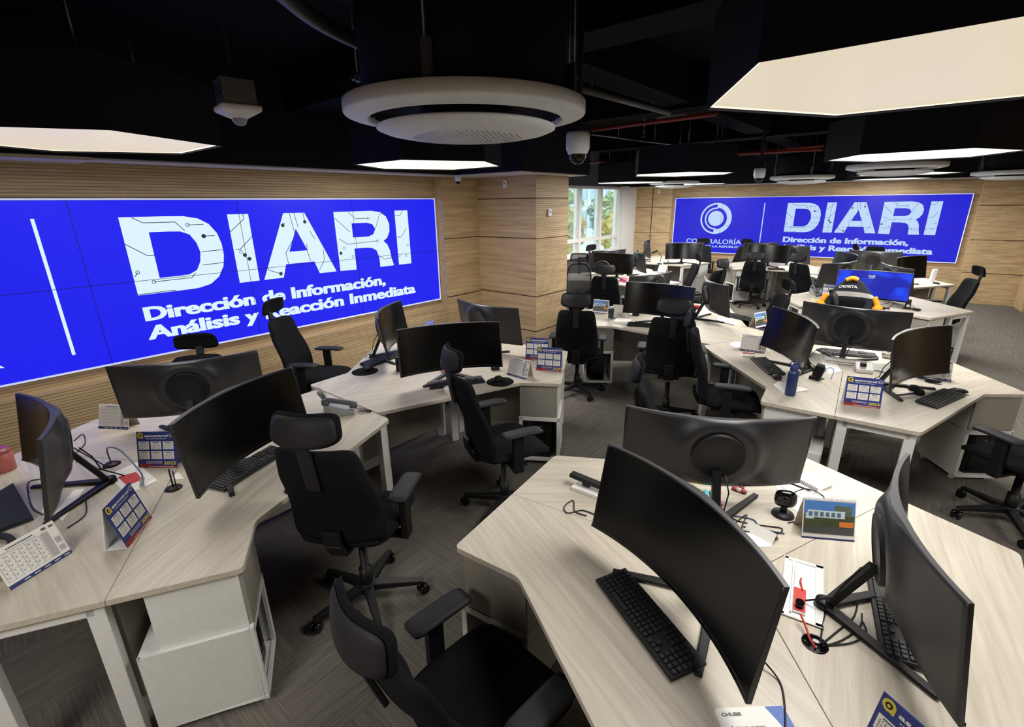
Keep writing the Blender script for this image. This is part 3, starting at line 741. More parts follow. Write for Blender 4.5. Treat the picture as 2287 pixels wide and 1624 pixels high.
# ================================================================== chairs
def chair_proto(name, mesh=False):
    t = thing(name, 'x', 'office chair', (0, 0, 0))
    P = lambda nm, mb, M, par=t, bev=0: mb.build(nm, M, par, bev)
    mb = MB()
    mb.cushion(lambda a, b, c: (a * (.245 - .02 * (b < 0) * b * b), .02 + b * .24, .475 + c * .038 - .045 * max(0, b - .45) ** 2 * 2 + .012 * a * a), 14, p=6); P('seat', mb, M_fabric)
    def back(a, b, c):
        s = (b + 1) / 2; wv = .24 - .055 * s + .012 * math.sin(PI * s); z = .485 + .55 * s
        y = -.215 - .12 * s + .035 * math.sin(PI * min(1, s * 1.5)) * .8 + .045 * a * a + c * .026
        return (a * wv, y, z)
    if mesh:
        mb = MB(); ring = []
        for k in range(40):
            q = 2 * PI * k / 40; ca, sa = math.cos(q), math.sin(q); f = (abs(ca) ** 5 + abs(sa) ** 5) ** (-1 / 5)
            ring.append(back(ca * f, sa * f, 0))
        mb.tube(ring + ring[:1], .014, 8, caps=False); bk = P('backrest_frame', mb, M_black)
        mb = MB(); mb.cushion(lambda a, b, c: back(a * .97, b * .97, c * .1), 12, p=5); P('mesh_backrest', mb, M_mesh)
    else:
        mb = MB(); mb.cushion(back, 16, p=11, edge=.75); P('backrest', mb, M_fabric)
    mb = MB(); pts = [(0, -.10, .40), (0, -.22, .42), (0, -.262, .50), (0, -.268, .58)]
    for a, b in zip(pts, pts[1:]): mb.bar(a, b, .025, .085, up=(1, 0, 0))
    P('back_support', mb, M_black, t, .004)
    def head(a, b, c):
        return (a * (.158 - .010 * b), -.325 - .05 * (1 - a * a) + .012 * b + c * .015 + .018 * max(0, b) ** 2, 1.145 + b * .07 + .008 * a * a)
    if mesh:
        mb = MB(); ring = []
        for k in range(32):
            q = 2 * PI * k / 32; ca, sa = math.cos(q), math.sin(q); f = (abs(ca) ** 5 + abs(sa) ** 5) ** (-1 / 5); ring.append(head(ca * f, sa * f, 0))
        mb.tube(ring + ring[:1], .012, 8, caps=False); P('headrest_frame', mb, M_black)
        mb = MB(); mb.cushion(lambda a, b, c: head(a * .96, b * .96, c * .15), 10, p=5); P('mesh_headrest', mb, M_mesh)
    else:
        mb = MB(); mb.cushion(head, 12, p=4.2); h = P('headrest', mb, M_fabric)
        mb = MB(); mb.cushion(lambda a, b, c: (lambda q: (q[0], q[1] - .016, q[2]))(head(a * .93, b * .9, c * .3)), 10, p=4); P('headrest_shell', mb, M_pad, h)
    mb = MB()
    for a, b in (((0, -.336, .85), (0, -.368, 1.03)), ((0, -.368, 1.03), (0, -.384, 1.15))): mb.bar(a, b, .018, .058, up=(1, 0, 0))
    P('headrest_post', mb, M_pad, t, .003)
    for s in (-1, 1):
        mb = MB(); mb.bar((s * .27, -.02, .40), (s * .27, -.02, .655), .035, .07, up=(0, 1, 0)); mb.bar((s * .08, -.02, .415), (s * .285, -.02, .405), .06, .02, up=(0, 0, 1)); sp = P('armrest_support', mb, M_black, t, .004)
        mb = MB(); mb.cushion(lambda a, b, c: (s * .27 + a * .05, .01 + b * .135, .672 + c * .013 - .01 * max(0, b - .5)), 10, p=7, edge=.7); P('armrest', mb, M_pad, sp)
    mb = MB(); mb.box(-.10, .10, -.12, .12, .385, .435); mb.box(-.14, .14, -.05, .05, .395, .42); mb.bar((.1, .05, .40), (.22, .07, .40), .02, .012); P('seat_mechanism', mb, M_black, t, .006)
    mb = MB(); mb.tube([(0, 0, .09), (0, 0, .22), (0, 0, .221), (0, 0, .39)], [.034, .034, .022, .022], 14); P('gas_cylinder', mb, M_black)
    mb = MB(); mb.lathe([(.001, .13), (.045, .125), (.05, .075), (.001, .07)], 16)
    for k in range(5):
        a = 2 * PI * k / 5 + .3; mb.bar((.03 * math.cos(a), .03 * math.sin(a), .10), (.305 * math.cos(a), .305 * math.sin(a), .077), .055, .04, 0, (0, 0, 1), .032, .022)
    P('star_base', mb, M_black, t, .004)
    for k in range(5):
        a = 2 * PI * k / 5 + .3; cx, cy = .30 * math.cos(a), .30 * math.sin(a); q = Vector((-math.sin(a + .6), math.cos(a + .6), 0)); mb = MB()
        for s in (-.016, .016): mb.tube([(cx + q.x * (s - .009), cy + q.y * (s - .009), .03), (cx + q.x * (s + .009), cy + q.y * (s + .009), .03)], .029, 14)
        mb.tube([(cx, cy, .03), (cx, cy, .078)], .009, 8); P('caster', mb, M_blackg)
    return t
CH = chair_proto('office_chair'); CM = chair_proto('mesh_office_chair', True)
def chair(x, y, face, label, dz=0, proto=None, recline=0):
    o = place(proto or CH, (x, y, 0), R(face - 90), label, 'office chairs')
    if True:                                                 # seat height is set on the gas spring
        for k in kids(o):
            nm = k.name.split('.')[0]
            if nm in ('seat', 'backrest', 'back_shell', 'back_support', 'headrest', 'headrest_post', 'armrest_support', 'seat_mechanism', 'backrest_frame', 'mesh_backrest', 'headrest_frame', 'mesh_headrest'): k.location = (0, 0, dz); k.rotation_euler = (0, 0, 0)
    if recline:                                              # the back leans on its pivot behind the seat
        for k in kids(o):
            if k.name.split('.')[0] in ('backrest', 'back_shell', 'back_support', 'headrest', 'headrest_post'):
                pv = Vector((0, -.12, .45 + dz)); M = Matrix.Rotation(R(recline), 3, 'X'); k.rotation_euler = (R(recline), 0, 0)
                k.location = pv - M @ Vector((0, -.12, .45))
    return o
chair(-.93, .90, 85, 'black office chair in the near foreground, tucked against the right foreground cluster', -.07, None, 6)
chair(-2.05, 1.12, 122, 'black office chair seen from behind at the left foreground cluster, back to the camera', .07)
chair(-2.02, 2.24, 66, 'black office chair seen from the side below the monitor on the second left cluster', .05)
chair(-4.27, 2.12, 36, 'black office chair against the near left video wall', .08)
chair(-4.24, 1.06, 325, 'black office chair behind the left foreground monitors, only its headrest showing', -.10)
chair(-2.87, 4.47, 118, 'black office chair seen squarely from behind, beside the wood column')
chair(-1.77, 4.42, 112, 'black office chair seen from behind before the middle cluster monitor', .08)
chair(-1.10, 4.05, 20, 'black office chair at the left edge of the desk with the navy bottle', .04)
chair(-.92, 2.76, 25, 'black office chair behind the right foreground monitors, its headrest side on')
chair(.73, 4.27, 140, 'black office chair at the right edge of the photo, without its back in view')
chair(.22, 9.05, 200, 'large looking black office chair near the right wall, reclined and facing left')
chair(-1.50, 6.22, 215, 'black office chair between the middle cluster and the blue lit monitor, facing left')
chair(-2.72, 10.75, 105, 'black office chair seen squarely from behind at the back middle cluster', -.08)
chair(-1.62, 10.1, 60, 'black office chair right of the one seen from behind at the back middle cluster')
chair(-3.45, 8.60, 212, 'black office chair side on in the aisle, facing the window cluster')
chair(-2.87, 8.28, 165, 'black office chair in the aisle seen from behind, right of the side on one')
chair(-3.85, 6.80, 112, 'dark grey office chair seen from behind at the window cluster desk edge')
chair(-4.75, 7.35, 300, 'mesh backed office chair beside the column at the window', 0, CM)
chair(-5.5, 9.45, 350, 'black office chair standing right in front of the window')
chair(-4.35, 12.3, 290, 'black office chair before the left end of the far video wall, headrest over a monitor')
chair(-3.60, 12.55, 250, 'black office chair below the CONTRALORÍA lettering of the far video wall')
chair(-1.55, 12.3, 200, 'black office chair before the far video wall, hiding part of the word de')
chair(-.85, 11.65, 273, 'black office chair at the far video wall, only headrest visible above the back right monitor')
chair(-1.03, 5.76, 190, 'black office chair behind the right hand cluster, headrest in front of the jacket')
JC = chair(-.66, 7.05, 95, 'black office chair under the hanging navy and orange jacket')
for k in kids(JC):                                           # the jacket hangs where this chair has no headrest
    if k.name.split('.')[0] in ('headrest', 'headrest_post'):
        for g in kids(k): bpy.data.objects.remove(g)
        bpy.data.objects.remove(k)

# ================================================================== monitors
RC = 1.05
def mon_y(x): return RC - math.sqrt(RC * RC - x * x)
def monitor_proto():
    t = thing('curved_monitor', 'x', 'monitor', (0, 0, 0)); W2, Z0, Z1 = .403, .10, .462
    def th(x, z):
        zz = (z - (Z0 + Z1) / 2) / .18; q = max(0, 1 - (x / .36) ** 2) ** 1.5 * max(0, 1 - (zz * .95) ** 2)
        r = math.hypot(x, (z - .285) * 1.0); ring = .020 * math.exp(-((r - .15) / .035) ** 2) 
        return .013 + .042 * q + ring * (1 if q > .02 else 0)
    mb = MB(); nu, nv = 40, 20
    TL = .16
    F = lambda u, v: (W2 * (2 * u - 1), mon_y(W2 * (2 * u - 1)) + TL * (Z1 - Z0) * (1 - v), Z0 + (Z1 - Z0) * v)
    def B(u, v):
        x = W2 * (2 * u - 1); z = Z0 + (Z1 - Z0) * v; a = math.asin(x / RC); d = th(x, z)
        return (x + d * math.sin(a), mon_y(x) - d * math.cos(a) + TL * (Z1 - z), z)
    mb.grid(F, nu, nv); mb.grid(B, nu, nv, flip=True)
    for v in (0, 1): mb.grid(lambda u, q: tuple(Vector(F(u, v)).lerp(Vector(B(u, v)), q)), nu, 1, smooth=False)
    for u in (0, 1): mb.grid(lambda v, q: tuple(Vector(F(u, v)).lerp(Vector(B(u, v)), q)), nv, 1, smooth=False)
    sh = mb.build('back_housing', M_shell, t)
    mb = MB(); mb.grid(lambda u, v: ((W2 - .006) * (2 * u - 1), mon_y((W2 - .006) * (2 * u - 1)) + .0015 + TL * (Z1 - Z0 - .018 - (Z1 - Z0 - .024) * v), Z0 + .018 + (Z1 - Z0 - .024) * v), 40, 1)
    mb.build('screen', M_screen, t)
    mb = MB(); mb.grid(lambda u, v: (W2 * (2 * u - 1), mon_y(W2 * (2 * u - 1)) + .003 + TL * (Z1 - Z0 - .001 - .013 * v), Z0 + .001 + .013 * v), 40, 1); mb.build('lower_bezel', M_blackg, t)
    mb = MB(); mb.lathe([(.001, .0), (.103, .0), (.106, .004), (.112, .004), (.114, -.02)], 44); o = mb.build('mount_disc', M_black, t); o.rotation_euler = (R(90 + 9), 0, 0); o.location = (0, -.060 + .16 * .177, .285)
    mb = MB(); mb.bar((0, -.135, 0), (0, -.028, .215), .024, .036, up=(1, 0, 0)); mb.lathe([(.001, .03), (.028, .028), (.032, 0), (.001, 0)], 16, c=(0, -.135, 0)); mb.build('stand_post', M_black, t)
    for s in (-1, 1):
        mb = MB(); mb.bar((0, -.135, .011), (s * .235, .14, .009), .04, .018, 0, (0, 0, 1), .026, .014); mb.build('stand_foot', M_black, t, .004)
    mb = MB(); mb.tube([(.03, -.064, .22), (.045, -.10, .15), (.03, -.12, .07), (.01, -.2, .004)], .0035, 6); mb.build('power_cable', M_black, t)
    return t
MON = monitor_proto()
def monitor(pa, pb, label, front, z=1.2, rot=None, pos=None, size=None):
    # pa, pb: the two top corners; front: is the screen side turned to the camera
    A, B = at(*pa, z), at(*pb, z); c = (A + B) / 2; d = (B - A); a = math.atan2(d.y, d.x)
    if rot is not None: a = R(rot)
    if pos is not None: c = Vector((pos[0], pos[1], 0))
    nrm = Vector((-math.sin(a), math.cos(a), 0))
    if (nrm.dot(Vector((-c.x, -c.y, 0))) > 0) != front: nrm = -nrm
    c2 = c - nrm * mon_y(.403); f = math.atan2(nrm.y, nrm.x)
    return place(MON, (c2.x, c2.y, TOP), f - PI / 2, label, 'curved black monitors')
monitor((1358, 993), (1752, 1313), 'nearest curved monitor at lower right, dark screen side facing the camera', True)
monitor((1410, 905), (1810, 930), 'curved monitor with its back and round mount to the camera on the right foreground cluster', False)
monitor((2033, 1015), (2176, 1350), 'curved monitor at the lower right edge, seen from its side', False)
monitor((372, 955), (658, 818), 'curved monitor facing the back view chair on the left foreground cluster', True)
monitor((242, 818), (570, 783), 'curved monitor with its back showing below the near left video wall', False)
monitor((36, 880), (79, 983), 'curved monitor at the far left edge, seen edge on', True, rot=-1, pos=(-3.07, .11))
monitor((890, 738), (1112, 720), 'curved monitor with dark screen above the side view chair on the second left cluster', True)
monitor((844, 714), (897, 670), 'curved monitor seen obliquely under the Inmediata lettering', True)
monitor((1022, 666), (1159, 689), 'curved monitor with bluish back near the wood column', False)
monitor((1724, 684), (1827, 734), 'curved monitor behind the navy bottle, screen facing left', True)
monitor((1800, 673), (2035, 698), 'curved monitor with back and round mount at the middle of the right hand cluster', False)
monitor((2000, 759), (2125, 728), 'curved monitor behind the blue calendar on the right hand cluster, screen facing right', True)
monitor((1400, 630), (1551, 643), 'curved monitor behind the back view chair on the middle cluster', True)
monitor((1575, 616), (1629, 640), 'curved monitor with pale back edge at the right of the middle cluster', False)
monitor((1404, 617), (1501, 605), 'curved monitor with brownish back behind the middle cluster screen', False)
BL = monitor((1875, 602), (2040, 612), 'lit curved monitor showing a blue desktop and the time', True)
monitor((1836, 589), (1913, 582), 'curved monitor with dark back left behind the blue lit one', False)
monitor((1970, 586), (2044, 602), 'curved monitor with grey back right behind the blue lit one', False)
monitor((1844, 558), (1917, 566), 'upright looking dark monitor of the back right cluster, left of the round mount', True, rot=-60, pos=(-1.15, 10.35))
monitor((1902, 558), (2012, 563), 'curved monitor with a big round mount in front of the far video wall', False)
monitor((2005, 577), (2071, 571), 'dark screened monitor at the right end of the back right cluster', True)
monitor((1650, 541), (1714, 539), 'dark monitor left behind the reflective one on the back middle cluster', False, rot=45, pos=(-3.0, 12.15))
monitor((1673, 546), (1765, 549), 'monitor with a bright reflection above the back middle chair', True)
monitor((1765, 551), (1790, 551), 'monitor with a shiny grey back at the right of the back middle cluster', False, rot=-45, pos=(-2.2, 11.8))
monitor((1492, 543), (1566, 543), 'monitor with its screen to the camera in the window corner', True)
monitor((1437, 540), (1455, 543), 'narrow looking grey monitor against the wood beside the window pier', True, rot=-65, pos=(-5.25, 11.2))
monitor((1447, 563), (1466, 567), 'monitor with light grey back seen edge on at the window cluster', False, rot=125, pos=(-4.25, 8.75))
monitor((1334, 558), (1421, 562), 'half brown half bright reflecting monitor in front of the window', True, z=1.22, pos=(-4.5, 8.13), rot=5)
monitor((1362, 557), (1410, 556), 'monitor behind the bright reflecting one at the window, only its top showing', False, rot=65, pos=(-4.95, 8.75))
# the lit desktop: blue picture, clock
for k in kids(BL):
    if k.name.startswith('screen'):
        k.data = k.data.copy(); k.data.materials.clear(); k.data.materials.append(M_bluescreen); k['label'] = 'screen lit with a blue desktop'
def onscr(x, y): return (-x, mon_y(x) + .0035 + .16 * (.462 - y), y)
mb = MB(); put_text(mb, '10:05', -.06, .01, .375, .03, onscr, 0, .02); mb.add([onscr(-.055, .362), onscr(.005, .362), onscr(.005, .365), onscr(-.055, .365)], [(0, 1, 2, 3)])
o = mb.build('clock_lettering', M_vwhite, BL)
# ================================================================== things on the desks
def seat_px(pa, pb, z=TOP):
    A, B = at(*pa, z), at(*pb, z); d = B - A
    return (A + B) / 2, math.atan2(d.y, d.x), d.length
# ---- keyboards
def keyboard_proto():
    t = thing('keyboard', 'x', 'keyboard', (0, 0, 0))
    mb = MB(); mb.add([(-.22, -.066, .004), (.22, -.066, .004), (.22, .066, .008), (-.22, .066, .008), (-.22, -.066, .014), (.22, -.066, .014), (.22, .066, .024), (-.22, .066, .024)], [(3, 2, 1, 0), (4, 5, 6, 7), (0, 1, 5, 4), (1, 2, 6, 5), (2, 3, 7, 6), (3, 0, 4, 7)])
    for sx in (-.19, .19): mb.box(sx - .012, sx + .012, .045, .06, 0, .008); mb.box(sx - .012, sx + .012, -.06, -.05, 0, .005)
    mb.build('keyboard_base', M_black, t, .003)
    mb = MB()
    def key(x0, x1, r):
        y = -.052 + r * .0195; z = .0145 + (y + .066) / .132 * .01
        mb.add([(x0, y, z), (x1, y, z), (x1, y + .0165, z + .001), (x0, y + .0165, z + .001), (x0 + .0015, y + .0015, z + .006), (x1 - .0015, y + .0015, z + .006), (x1 - .0015, y + .0145, z + .007), (x0 + .0015, y + .0145, z + .007)], [(4, 5, 6, 7), (0, 1, 5, 4), (1, 2, 6, 5), (2, 3, 7, 6), (3, 0, 4, 7)])
    for r in range(6):
        for k in range(15):
            if r == 0 and 3 < k < 9: continue
            key(-.211 + k * .0188, -.211 + k * .0188 + .0168, r)
        for k in range(3):
            if r == 2 or (r == 1 and k != 1): continue
            key(.077 + k * .0188, .077 + k * .0188 + .0168, r)
        for k in range(4):
            if r < 5: key(.139 + k * .0188, .139 + k * .0188 + .0168, r)
    key(-.211 + 4 * .0188, -.211 + 8 * .0188 + .0168, 0)
    mb.build('keys', mat('key_plastic', '#1c1c1f', .45, amt=.2), t)
    return t
KB = keyboard_proto()
def keyboard(pa, pb, label, depth=None, z=TOP, ang=None):
    c, a, l = seat_px(pa, pb, z)
    return place(KB, (c.x, c.y, z), a if ang is None else R(ang), label, 'keyboards')
keyboard((1362, 1288), (1540, 1512), 'black keyboard in front of the nearest monitor at lower right')
keyboard((484, 1092), (622, 1008), 'black keyboard below the monitor on the left foreground cluster')
keyboard((960, 865), (1078, 850), 'black keyboard below the dark screen on the second left cluster')
keyboard((828, 815), (880, 795), 'black keyboard under the oblique monitor near the wood wall')
keyboard((1690, 801), (1738, 842), 'black keyboard left of the navy bottle')
keyboard((2068, 907), (2130, 880), 'black keyboard with pale label in front of the screen facing right')
keyboard((1840, 788), (1950, 797), 'black keyboard under the monitor with round mount on the right hand cluster')
keyboard((1415, 727), (1475, 731), 'black keyboard on the middle cluster, beside the white notepad')
keyboard((1630, 706), (1665, 714), 'black keyboard lying under the pale edged monitor at the middle cluster')
keyboard((1915, 680), (1960, 690), 'black keyboard below the blue lit monitor')
keyboard((1980, 1290), (2020, 1480), 'black keyboard standing behind the side view monitor at lower right', ang=-79)
place(KB, (-4.50, 10.93, TOP), R(31), 'black keyboard in front of the window corner monitor', 'keyboards')
keyboard((1722, 602), (1760, 603), 'black keyboard right of the back middle chair')
keyboard((1345, 612), (1392, 614), 'black keyboard under the bright reflecting monitor at the window')
# ---- mice and pads
def mouse_proto():
    t = thing('computer_mouse', 'x', 'mouse', (0, 0, 0))
    mb = MB(); mb.cushion(lambda a, b, c: (a * (.031 - .004 * b * b), b * .055, .0175 + c * .016 * (1 - .35 * b * b) * (1 if c > 0 else .9)), 10, p=2.4, edge=.5); mb.build('mouse_body', M_black, t)
    mb = MB(); mb.tube([(-.004, .026, .032), (.004, .026, .032)], .007, 10); mb.build('scroll_wheel', M_steel, t)
    return t
MS = mouse_proto()
def mouse(px, ang, label, z=TOP):
    p = at(*px, z); return place(MS, (p.x, p.y, z), R(ang), label, 'computer mice')
def mousepad(px, label, r=.11):
    p = at(*px); mb = MB(); mb.lathe([(.001, .004), (r - .004, .004), (r, .002), (r, 0), (.001, 0)], 32)
    o = mb.build('mouse_pad', M_fabric); o.location = (p.x, p.y, TOP); return tag(o, label, 'mouse pad', 'round mouse pads')
mousepad((1117, 853), 'round black mouse pad on the second left cluster, beside the white planner'); mouse((1112, 850), 20, 'black mouse on the round pad beside the white planner', TOP + .0045)
mousepad((815, 830), 'round black mouse pad near the wood wall, below the oblique monitor'); mouse((820, 826), 60, 'black mouse on the round pad near the wood wall', TOP + .0045)
mouse((1735, 847), 30, 'black mouse just left of the navy bottle'); mouse((2140, 878), 100, 'black mouse right of the keyboard with the pale label')
mouse((2082, 854), 80, 'black mouse behind the headset on the right hand cluster'); mouse((2046, 694), 60, 'black mouse on the desk with the jacket'); mouse((1378, 634), 40, 'black mouse at the window cluster desk edge')
mouse((2090, 635), 60, 'black mouse on the far right desk tip beside a white holder')

# ---- tent calendars
def tent(t, wd, h, base, lean, page, back=M_card):
    # front page leans back from y=-base/2 ; local x right as read, reader on -y
    dx = base * lean
    fr = lambda x, s, o=0.0: (x, -base / 2 + dx * s - o * h / math.hypot(dx, h), s * h + o * dx / math.hypot(dx, h))
    mb = MB(); hw = wd / 2
    a, b, c, d = fr(-hw, 0), fr(hw, 0), fr(hw, 1), fr(-hw, 1); k = .0022
    e = [(p[0], p[1] + k, p[2]) for p in (a, b, c, d)]
    mb.add([a, b, c, d] + e, [(0, 1, 2, 3), (7, 6, 5, 4), (0, 4, 5, 1), (1, 5, 6, 2), (2, 6, 7, 3), (3, 7, 4, 0)]); mb.build('front_page', page, t)
    mb = MB(); y1 = base / 2
    mb.add([(-hw, y1, 0), (hw, y1, 0), (hw, y1 - k, 0), (-hw, y1 - k, 0), (-hw, c[1] + k, h), (hw, c[1] + k, h), (hw, c[1], h), (-hw, c[1], h)], [(0, 1, 5, 4), (3, 7, 6, 2), (0, 4, 7, 3), (1, 2, 6, 5)])
    mb.box(-hw, hw, -base / 2, base / 2, 0, .0015); mb.build('card_stand', back, t)
    return fr
def quad(mb, fr, x0, x1, s0, s1, o=.0012, m=0):
    mb.add([fr(x0, s0, o), fr(x1, s0, o), fr(x1, s1, o), fr(x0, s1, o)], [(0, 1, 2, 3)], m)
def asc_proto():
    t = thing('desk_calendar', 'x', 'calendar', (0, 0, 0)); wd, h = .215, .195
    fr = tent(t, wd, h, .085, .55, M_asc, M_paper)
    mb = MB()
    for i in range(3):
        for j in range(2): quad(mb, fr, -.098 + i * .067, -.098 + i * .067 + .058, .24 + j * .27, .24 + j * .27 + .22)
    mb.build('month_boxes', M_paper, t)
    mb = MB()
    for i in range(3):
        for j in range(2):
            x = -.098 + i * .067; s = .24 + j * .27
            quad(mb, fr, x + .012, x + .046, s + .178, s + .196, .002)
            for r in range(5):
                for c in range(7):
                    if (r * 7 + c + i) % 9 != 4: quad(mb, fr, x + .006 + c * .0068, x + .0095 + c * .0068, s + .025 + r * .029, s + .038 + r * .029, .002)
    mb.build('date_print', M_ink, t)
    mb = MB(); put_text(mb, 'ascontrol', -.062, .066, .855, .068, lambda x, y: fr(x, y, .0015), 0, .03)
    for k in range(16): quad(mb, fr, -.055 + k * .007, -.0505 + k * .007, .80, .815, .0015)
    mb.build('heading_lettering', M_paper, t)
    mb = MB(); cx, cs = -.086, .895
    def ringq(r0, r1, m, o):
        n = 20; vs = []
        for k in range(n + 1):
            a = 2 * PI * k / n
            for r in (r0, r1): vs.append(fr(cx + r * math.cos(a), cs + r * math.sin(a) / h, o))
        mb.add(vs, [(2 * k, 2 * k + 1, 2 * k + 3, 2 * k + 2) for k in range(n)], m)
    ringq(0, .016, 0, .0014); ringq(0, .0085, 1, .0022); ringq(0, .004, 0, .003); quad(mb, fr, cx + .008, cx + .016, cs - .08, cs + .02, .0018, 0)
    mb.build('emblem', [M_yellow, M_blackg], t)
    mb = MB(); n = 18
    for q, r in ((0, .015), (1, .010)):
        vs = [fr(.087 + rr * math.cos(2 * PI * k / n), .895 + rr * .7 * math.sin(2 * PI * k / n) / h, .0015) for rr in (r, r - .0018) for k in range(n)]
        mb.add(vs, [(k, (k + 1) % n, n + (k + 1) % n, n + k) for k in range(n)])
    mb.build('swirl_mark', M_paper, t)
    mb = MB(); quad(mb, fr, -wd / 2, wd / 2, .0, .055, .0012); quad(mb, fr, -wd / 2, -.02, .055, .11, .0011); mb.build('red_band', M_ascred, t)
    mb = MB()
    for k in range(14): quad(mb, fr, -.06 + k * .0062, -.056 + k * .0062, .16, .175, .0016); quad(mb, fr, -.06 + k * .0062, -.056 + k * .0062, .12, .135, .0016); quad(mb, fr, -.05 + k * .01, -.043 + k * .01, .022, .036, .0018)
    mb.build('small_print', M_paper, t)
    mb = MB(); put_text(mb, '2025', .034, .10, .085, .085, lambda x, y: fr(x + (y - .085) * .03, y, .002), 0, .03); mb.build('year_lettering', M_yellow, t)
    return t
ASC = asc_proto()
def plan_proto():
    t = thing('desk_planner', 'x', 'calendar', (0, 0, 0)); wd, h = .215, .15
    fr = tent(t, wd, h, .09, .55, M_paper, M_card)
    mb = MB(); quad(mb, fr, -wd / 2, wd / 2, 0, .10, .0012); mb.build('blue_strip', M_navy, t)
    mb = MB()
    for k in range(5): quad(mb, fr, -.06 + k * .035, -.04 + k * .035, .04, .06, .002)
    mb.build('strip_print', M_paper, t)
    mb = MB()
    for k in range(12): quad(mb, fr, -.058 + k * .0075, -.053 + k * .0075, .90, .935, .0012)
    for k in range(20): quad(mb, fr, -.09 + k * .0065, -.086 + k * .0065, .845, .858, .0012)
    for r in range(6): quad(mb, fr, -.1, .045, .17 + r * .125, .174 + r * .125, .0012)
    for c in range(7): quad(mb, fr, -.1 + c * .0242, -.0992 + c * .0242, .17, .795, .0012)
    for r in range(5):
        for c in range(6): quad(mb, fr, -.094 + c * .0242, -.088 + c * .0242, .245 + r * .125, .262 + r * .125, .0013)
    mb.build('date_print', M_ink, t)
    mb = MB(); quad(mb, fr, .05, .074, .16, .83, .0012, 0); quad(mb, fr, .082, .10, .2, .34, .0012, 0); quad(mb, fr, .082, .10, .42, .58, .0012, 0); quad(mb, fr, .06, .075, .89, .95, .0012, 1); quad(mb, fr, .085, .10, .88, .93, .0012, 1)
    mb.build('side_column', [mat('print_grey', '#b3b1b0', .8), mat('print_brown', '#6b5a4a', .8)], t)
    return t
PLN = plan_proto()
M_sky = mat('picture_sky', '#4f80c2', .4, noise=6, amt=.4); M_pgreen = mat('picture_green', '#474f34', .4, noise=20, amt=.5)
def pic_proto():
    t = thing('picture_calendar', 'x', 'calendar', (0, 0, 0)); wd, h = .205, .165
    fr = tent(t, wd, h, .095, .5, M_paper, M_card)
    mb = MB(); quad(mb, fr, -.098, .098, .60, .95, .0012); mb.build('sky_print', M_sky, t)
    mb = MB(); quad(mb, fr, -.098, .098, .32, .62, .0014); mb.build('lawn_print', M_pgreen, t)
    mb = MB(); quad(mb, fr, -.098, .098, .14, .34, .0013); mb.build('road_print', mat('picture_road', '#4a4d50', .4, noise=8, amt=.3), t)
    mb = MB(); quad(mb, fr, -.085, .06, .54, .72, .0018, 0)
    for k in range(6): quad(mb, fr, -.08 + k * .022, -.066 + k * .022, .57, .68, .0022, 1)
    quad(mb, fr, -.092, -.06, .50, .64, .002, 0); quad(mb, fr, .02, .085, .60, .85, .0016, 2); mb.build('building_print', [mat('picture_white', '#c5d4e0', .4), mat('picture_glass', '#5a7486', .3), mat('picture_tree', '#5d6a58', .4, noise=30, amt=.5)], t)
    mb = MB(); quad(mb, fr, .04, .094, .34, .47, .0024); mb.build('orange_mark', mat('orange_print', '#d8793a', .5), t)
    mb = MB(); quad(mb, fr, -.1025, .1025, 0, .045, .0012); mb.build('blue_strip', M_navy, t)
    mb = MB()
    for k in range(26):
        x = -.098 + k * .0078; mb.tube([fr(x, .965, .002), fr(x, 1.025, .001), (fr(x, 1.0)[0], fr(x, 1.0)[1] + .006, fr(x, 1.0)[2] + .002), (x, fr(x, .97)[1] + .008, fr(x, .95)[2])], .0009, 5, caps=False)
    mb.build('spiral_binding', M_chrome, t)
    return t
PIC = pic_proto()
def cal(proto, pa, pb, label, grp, ang=None):
    c, a, l = seat_px(pa, pb)
    a = a if ang is None else R(ang)
    up = Vector((-math.sin(a), math.cos(a), 0)) * .045
    return place(proto, (c.x + up.x, c.y + up.y, TOP), a, label, grp)
cal(ASC, (1880, 903), (1970, 914), 'blue 2025 calendar headed ascontrol at the desk edge right of the navy bottle', 'blue calendars')
cal(ASC, (290, 1225), (338, 1155), 'blue 2025 calendar turned sideways at the left foreground, next to the white planner', 'blue calendars', 143)
cal(ASC, (312, 1050), (392, 1040), 'blue calendar partly behind the monitor on the left foreground cluster', 'blue calendars', 40)
cal(ASC, (1203, 825), (1248, 833), 'front blue calendar of the two at the desk end by the wood column', 'blue calendars', 25)
cal(ASC, (1176, 800), (1222, 808), 'rear blue calendar of the two at the desk end by the wood column', 'blue calendars', 25)
cal(ASC, (1962, 1772), (2047, 1797), 'blue calendar cut off by the bottom edge at lower right', 'blue calendars', -30)
cal(ASC, (1838, 664), (1868, 668), 'blue calendar beside the telephone on the jacket desk', 'blue calendars', 8)
cal(PLN, (20, 1322), (165, 1232), 'white desk planner with blue strip at the lower left edge', 'white planners')
cal(PLN, (217, 957), (290, 960), 'white desk planner standing by the left wall monitors', 'white planners')
cal(PLN, (1136, 838), (1172, 848), 'white desk planner in front of the two blue calendars', 'white planners')
cal(PLN, (1651, 782), (1708, 790), 'white desk planner on the middle of the right hand cluster, left of a monitor', 'white planners')
cal(PLN, (2052, 846), (2118, 850), 'white desk planner with a yellow note behind the right facing screen', 'white planners', 14)
cal(PLN, (1805, 612), (1830, 615), 'white desk planner behind the telephone, on the back right cluster', 'white planners')
cal(PLN, (1468, 610), (1485, 609), 'white tent card behind the light grey monitor at the window cluster', 'white planners', -20)
cal(PIC, (1790, 1200), (1907, 1210), 'picture calendar with a building photo on the right foreground cluster', 'picture calendars')
cal(PIC, (1328, 697), (1352, 702), 'picture calendar behind the navy tumbler', 'picture calendars', 12)
cal(PIC, (1690, 738), (1712, 725), 'picture calendar standing edge on left of the dark screen on the right hand cluster', 'picture calendars', 70)

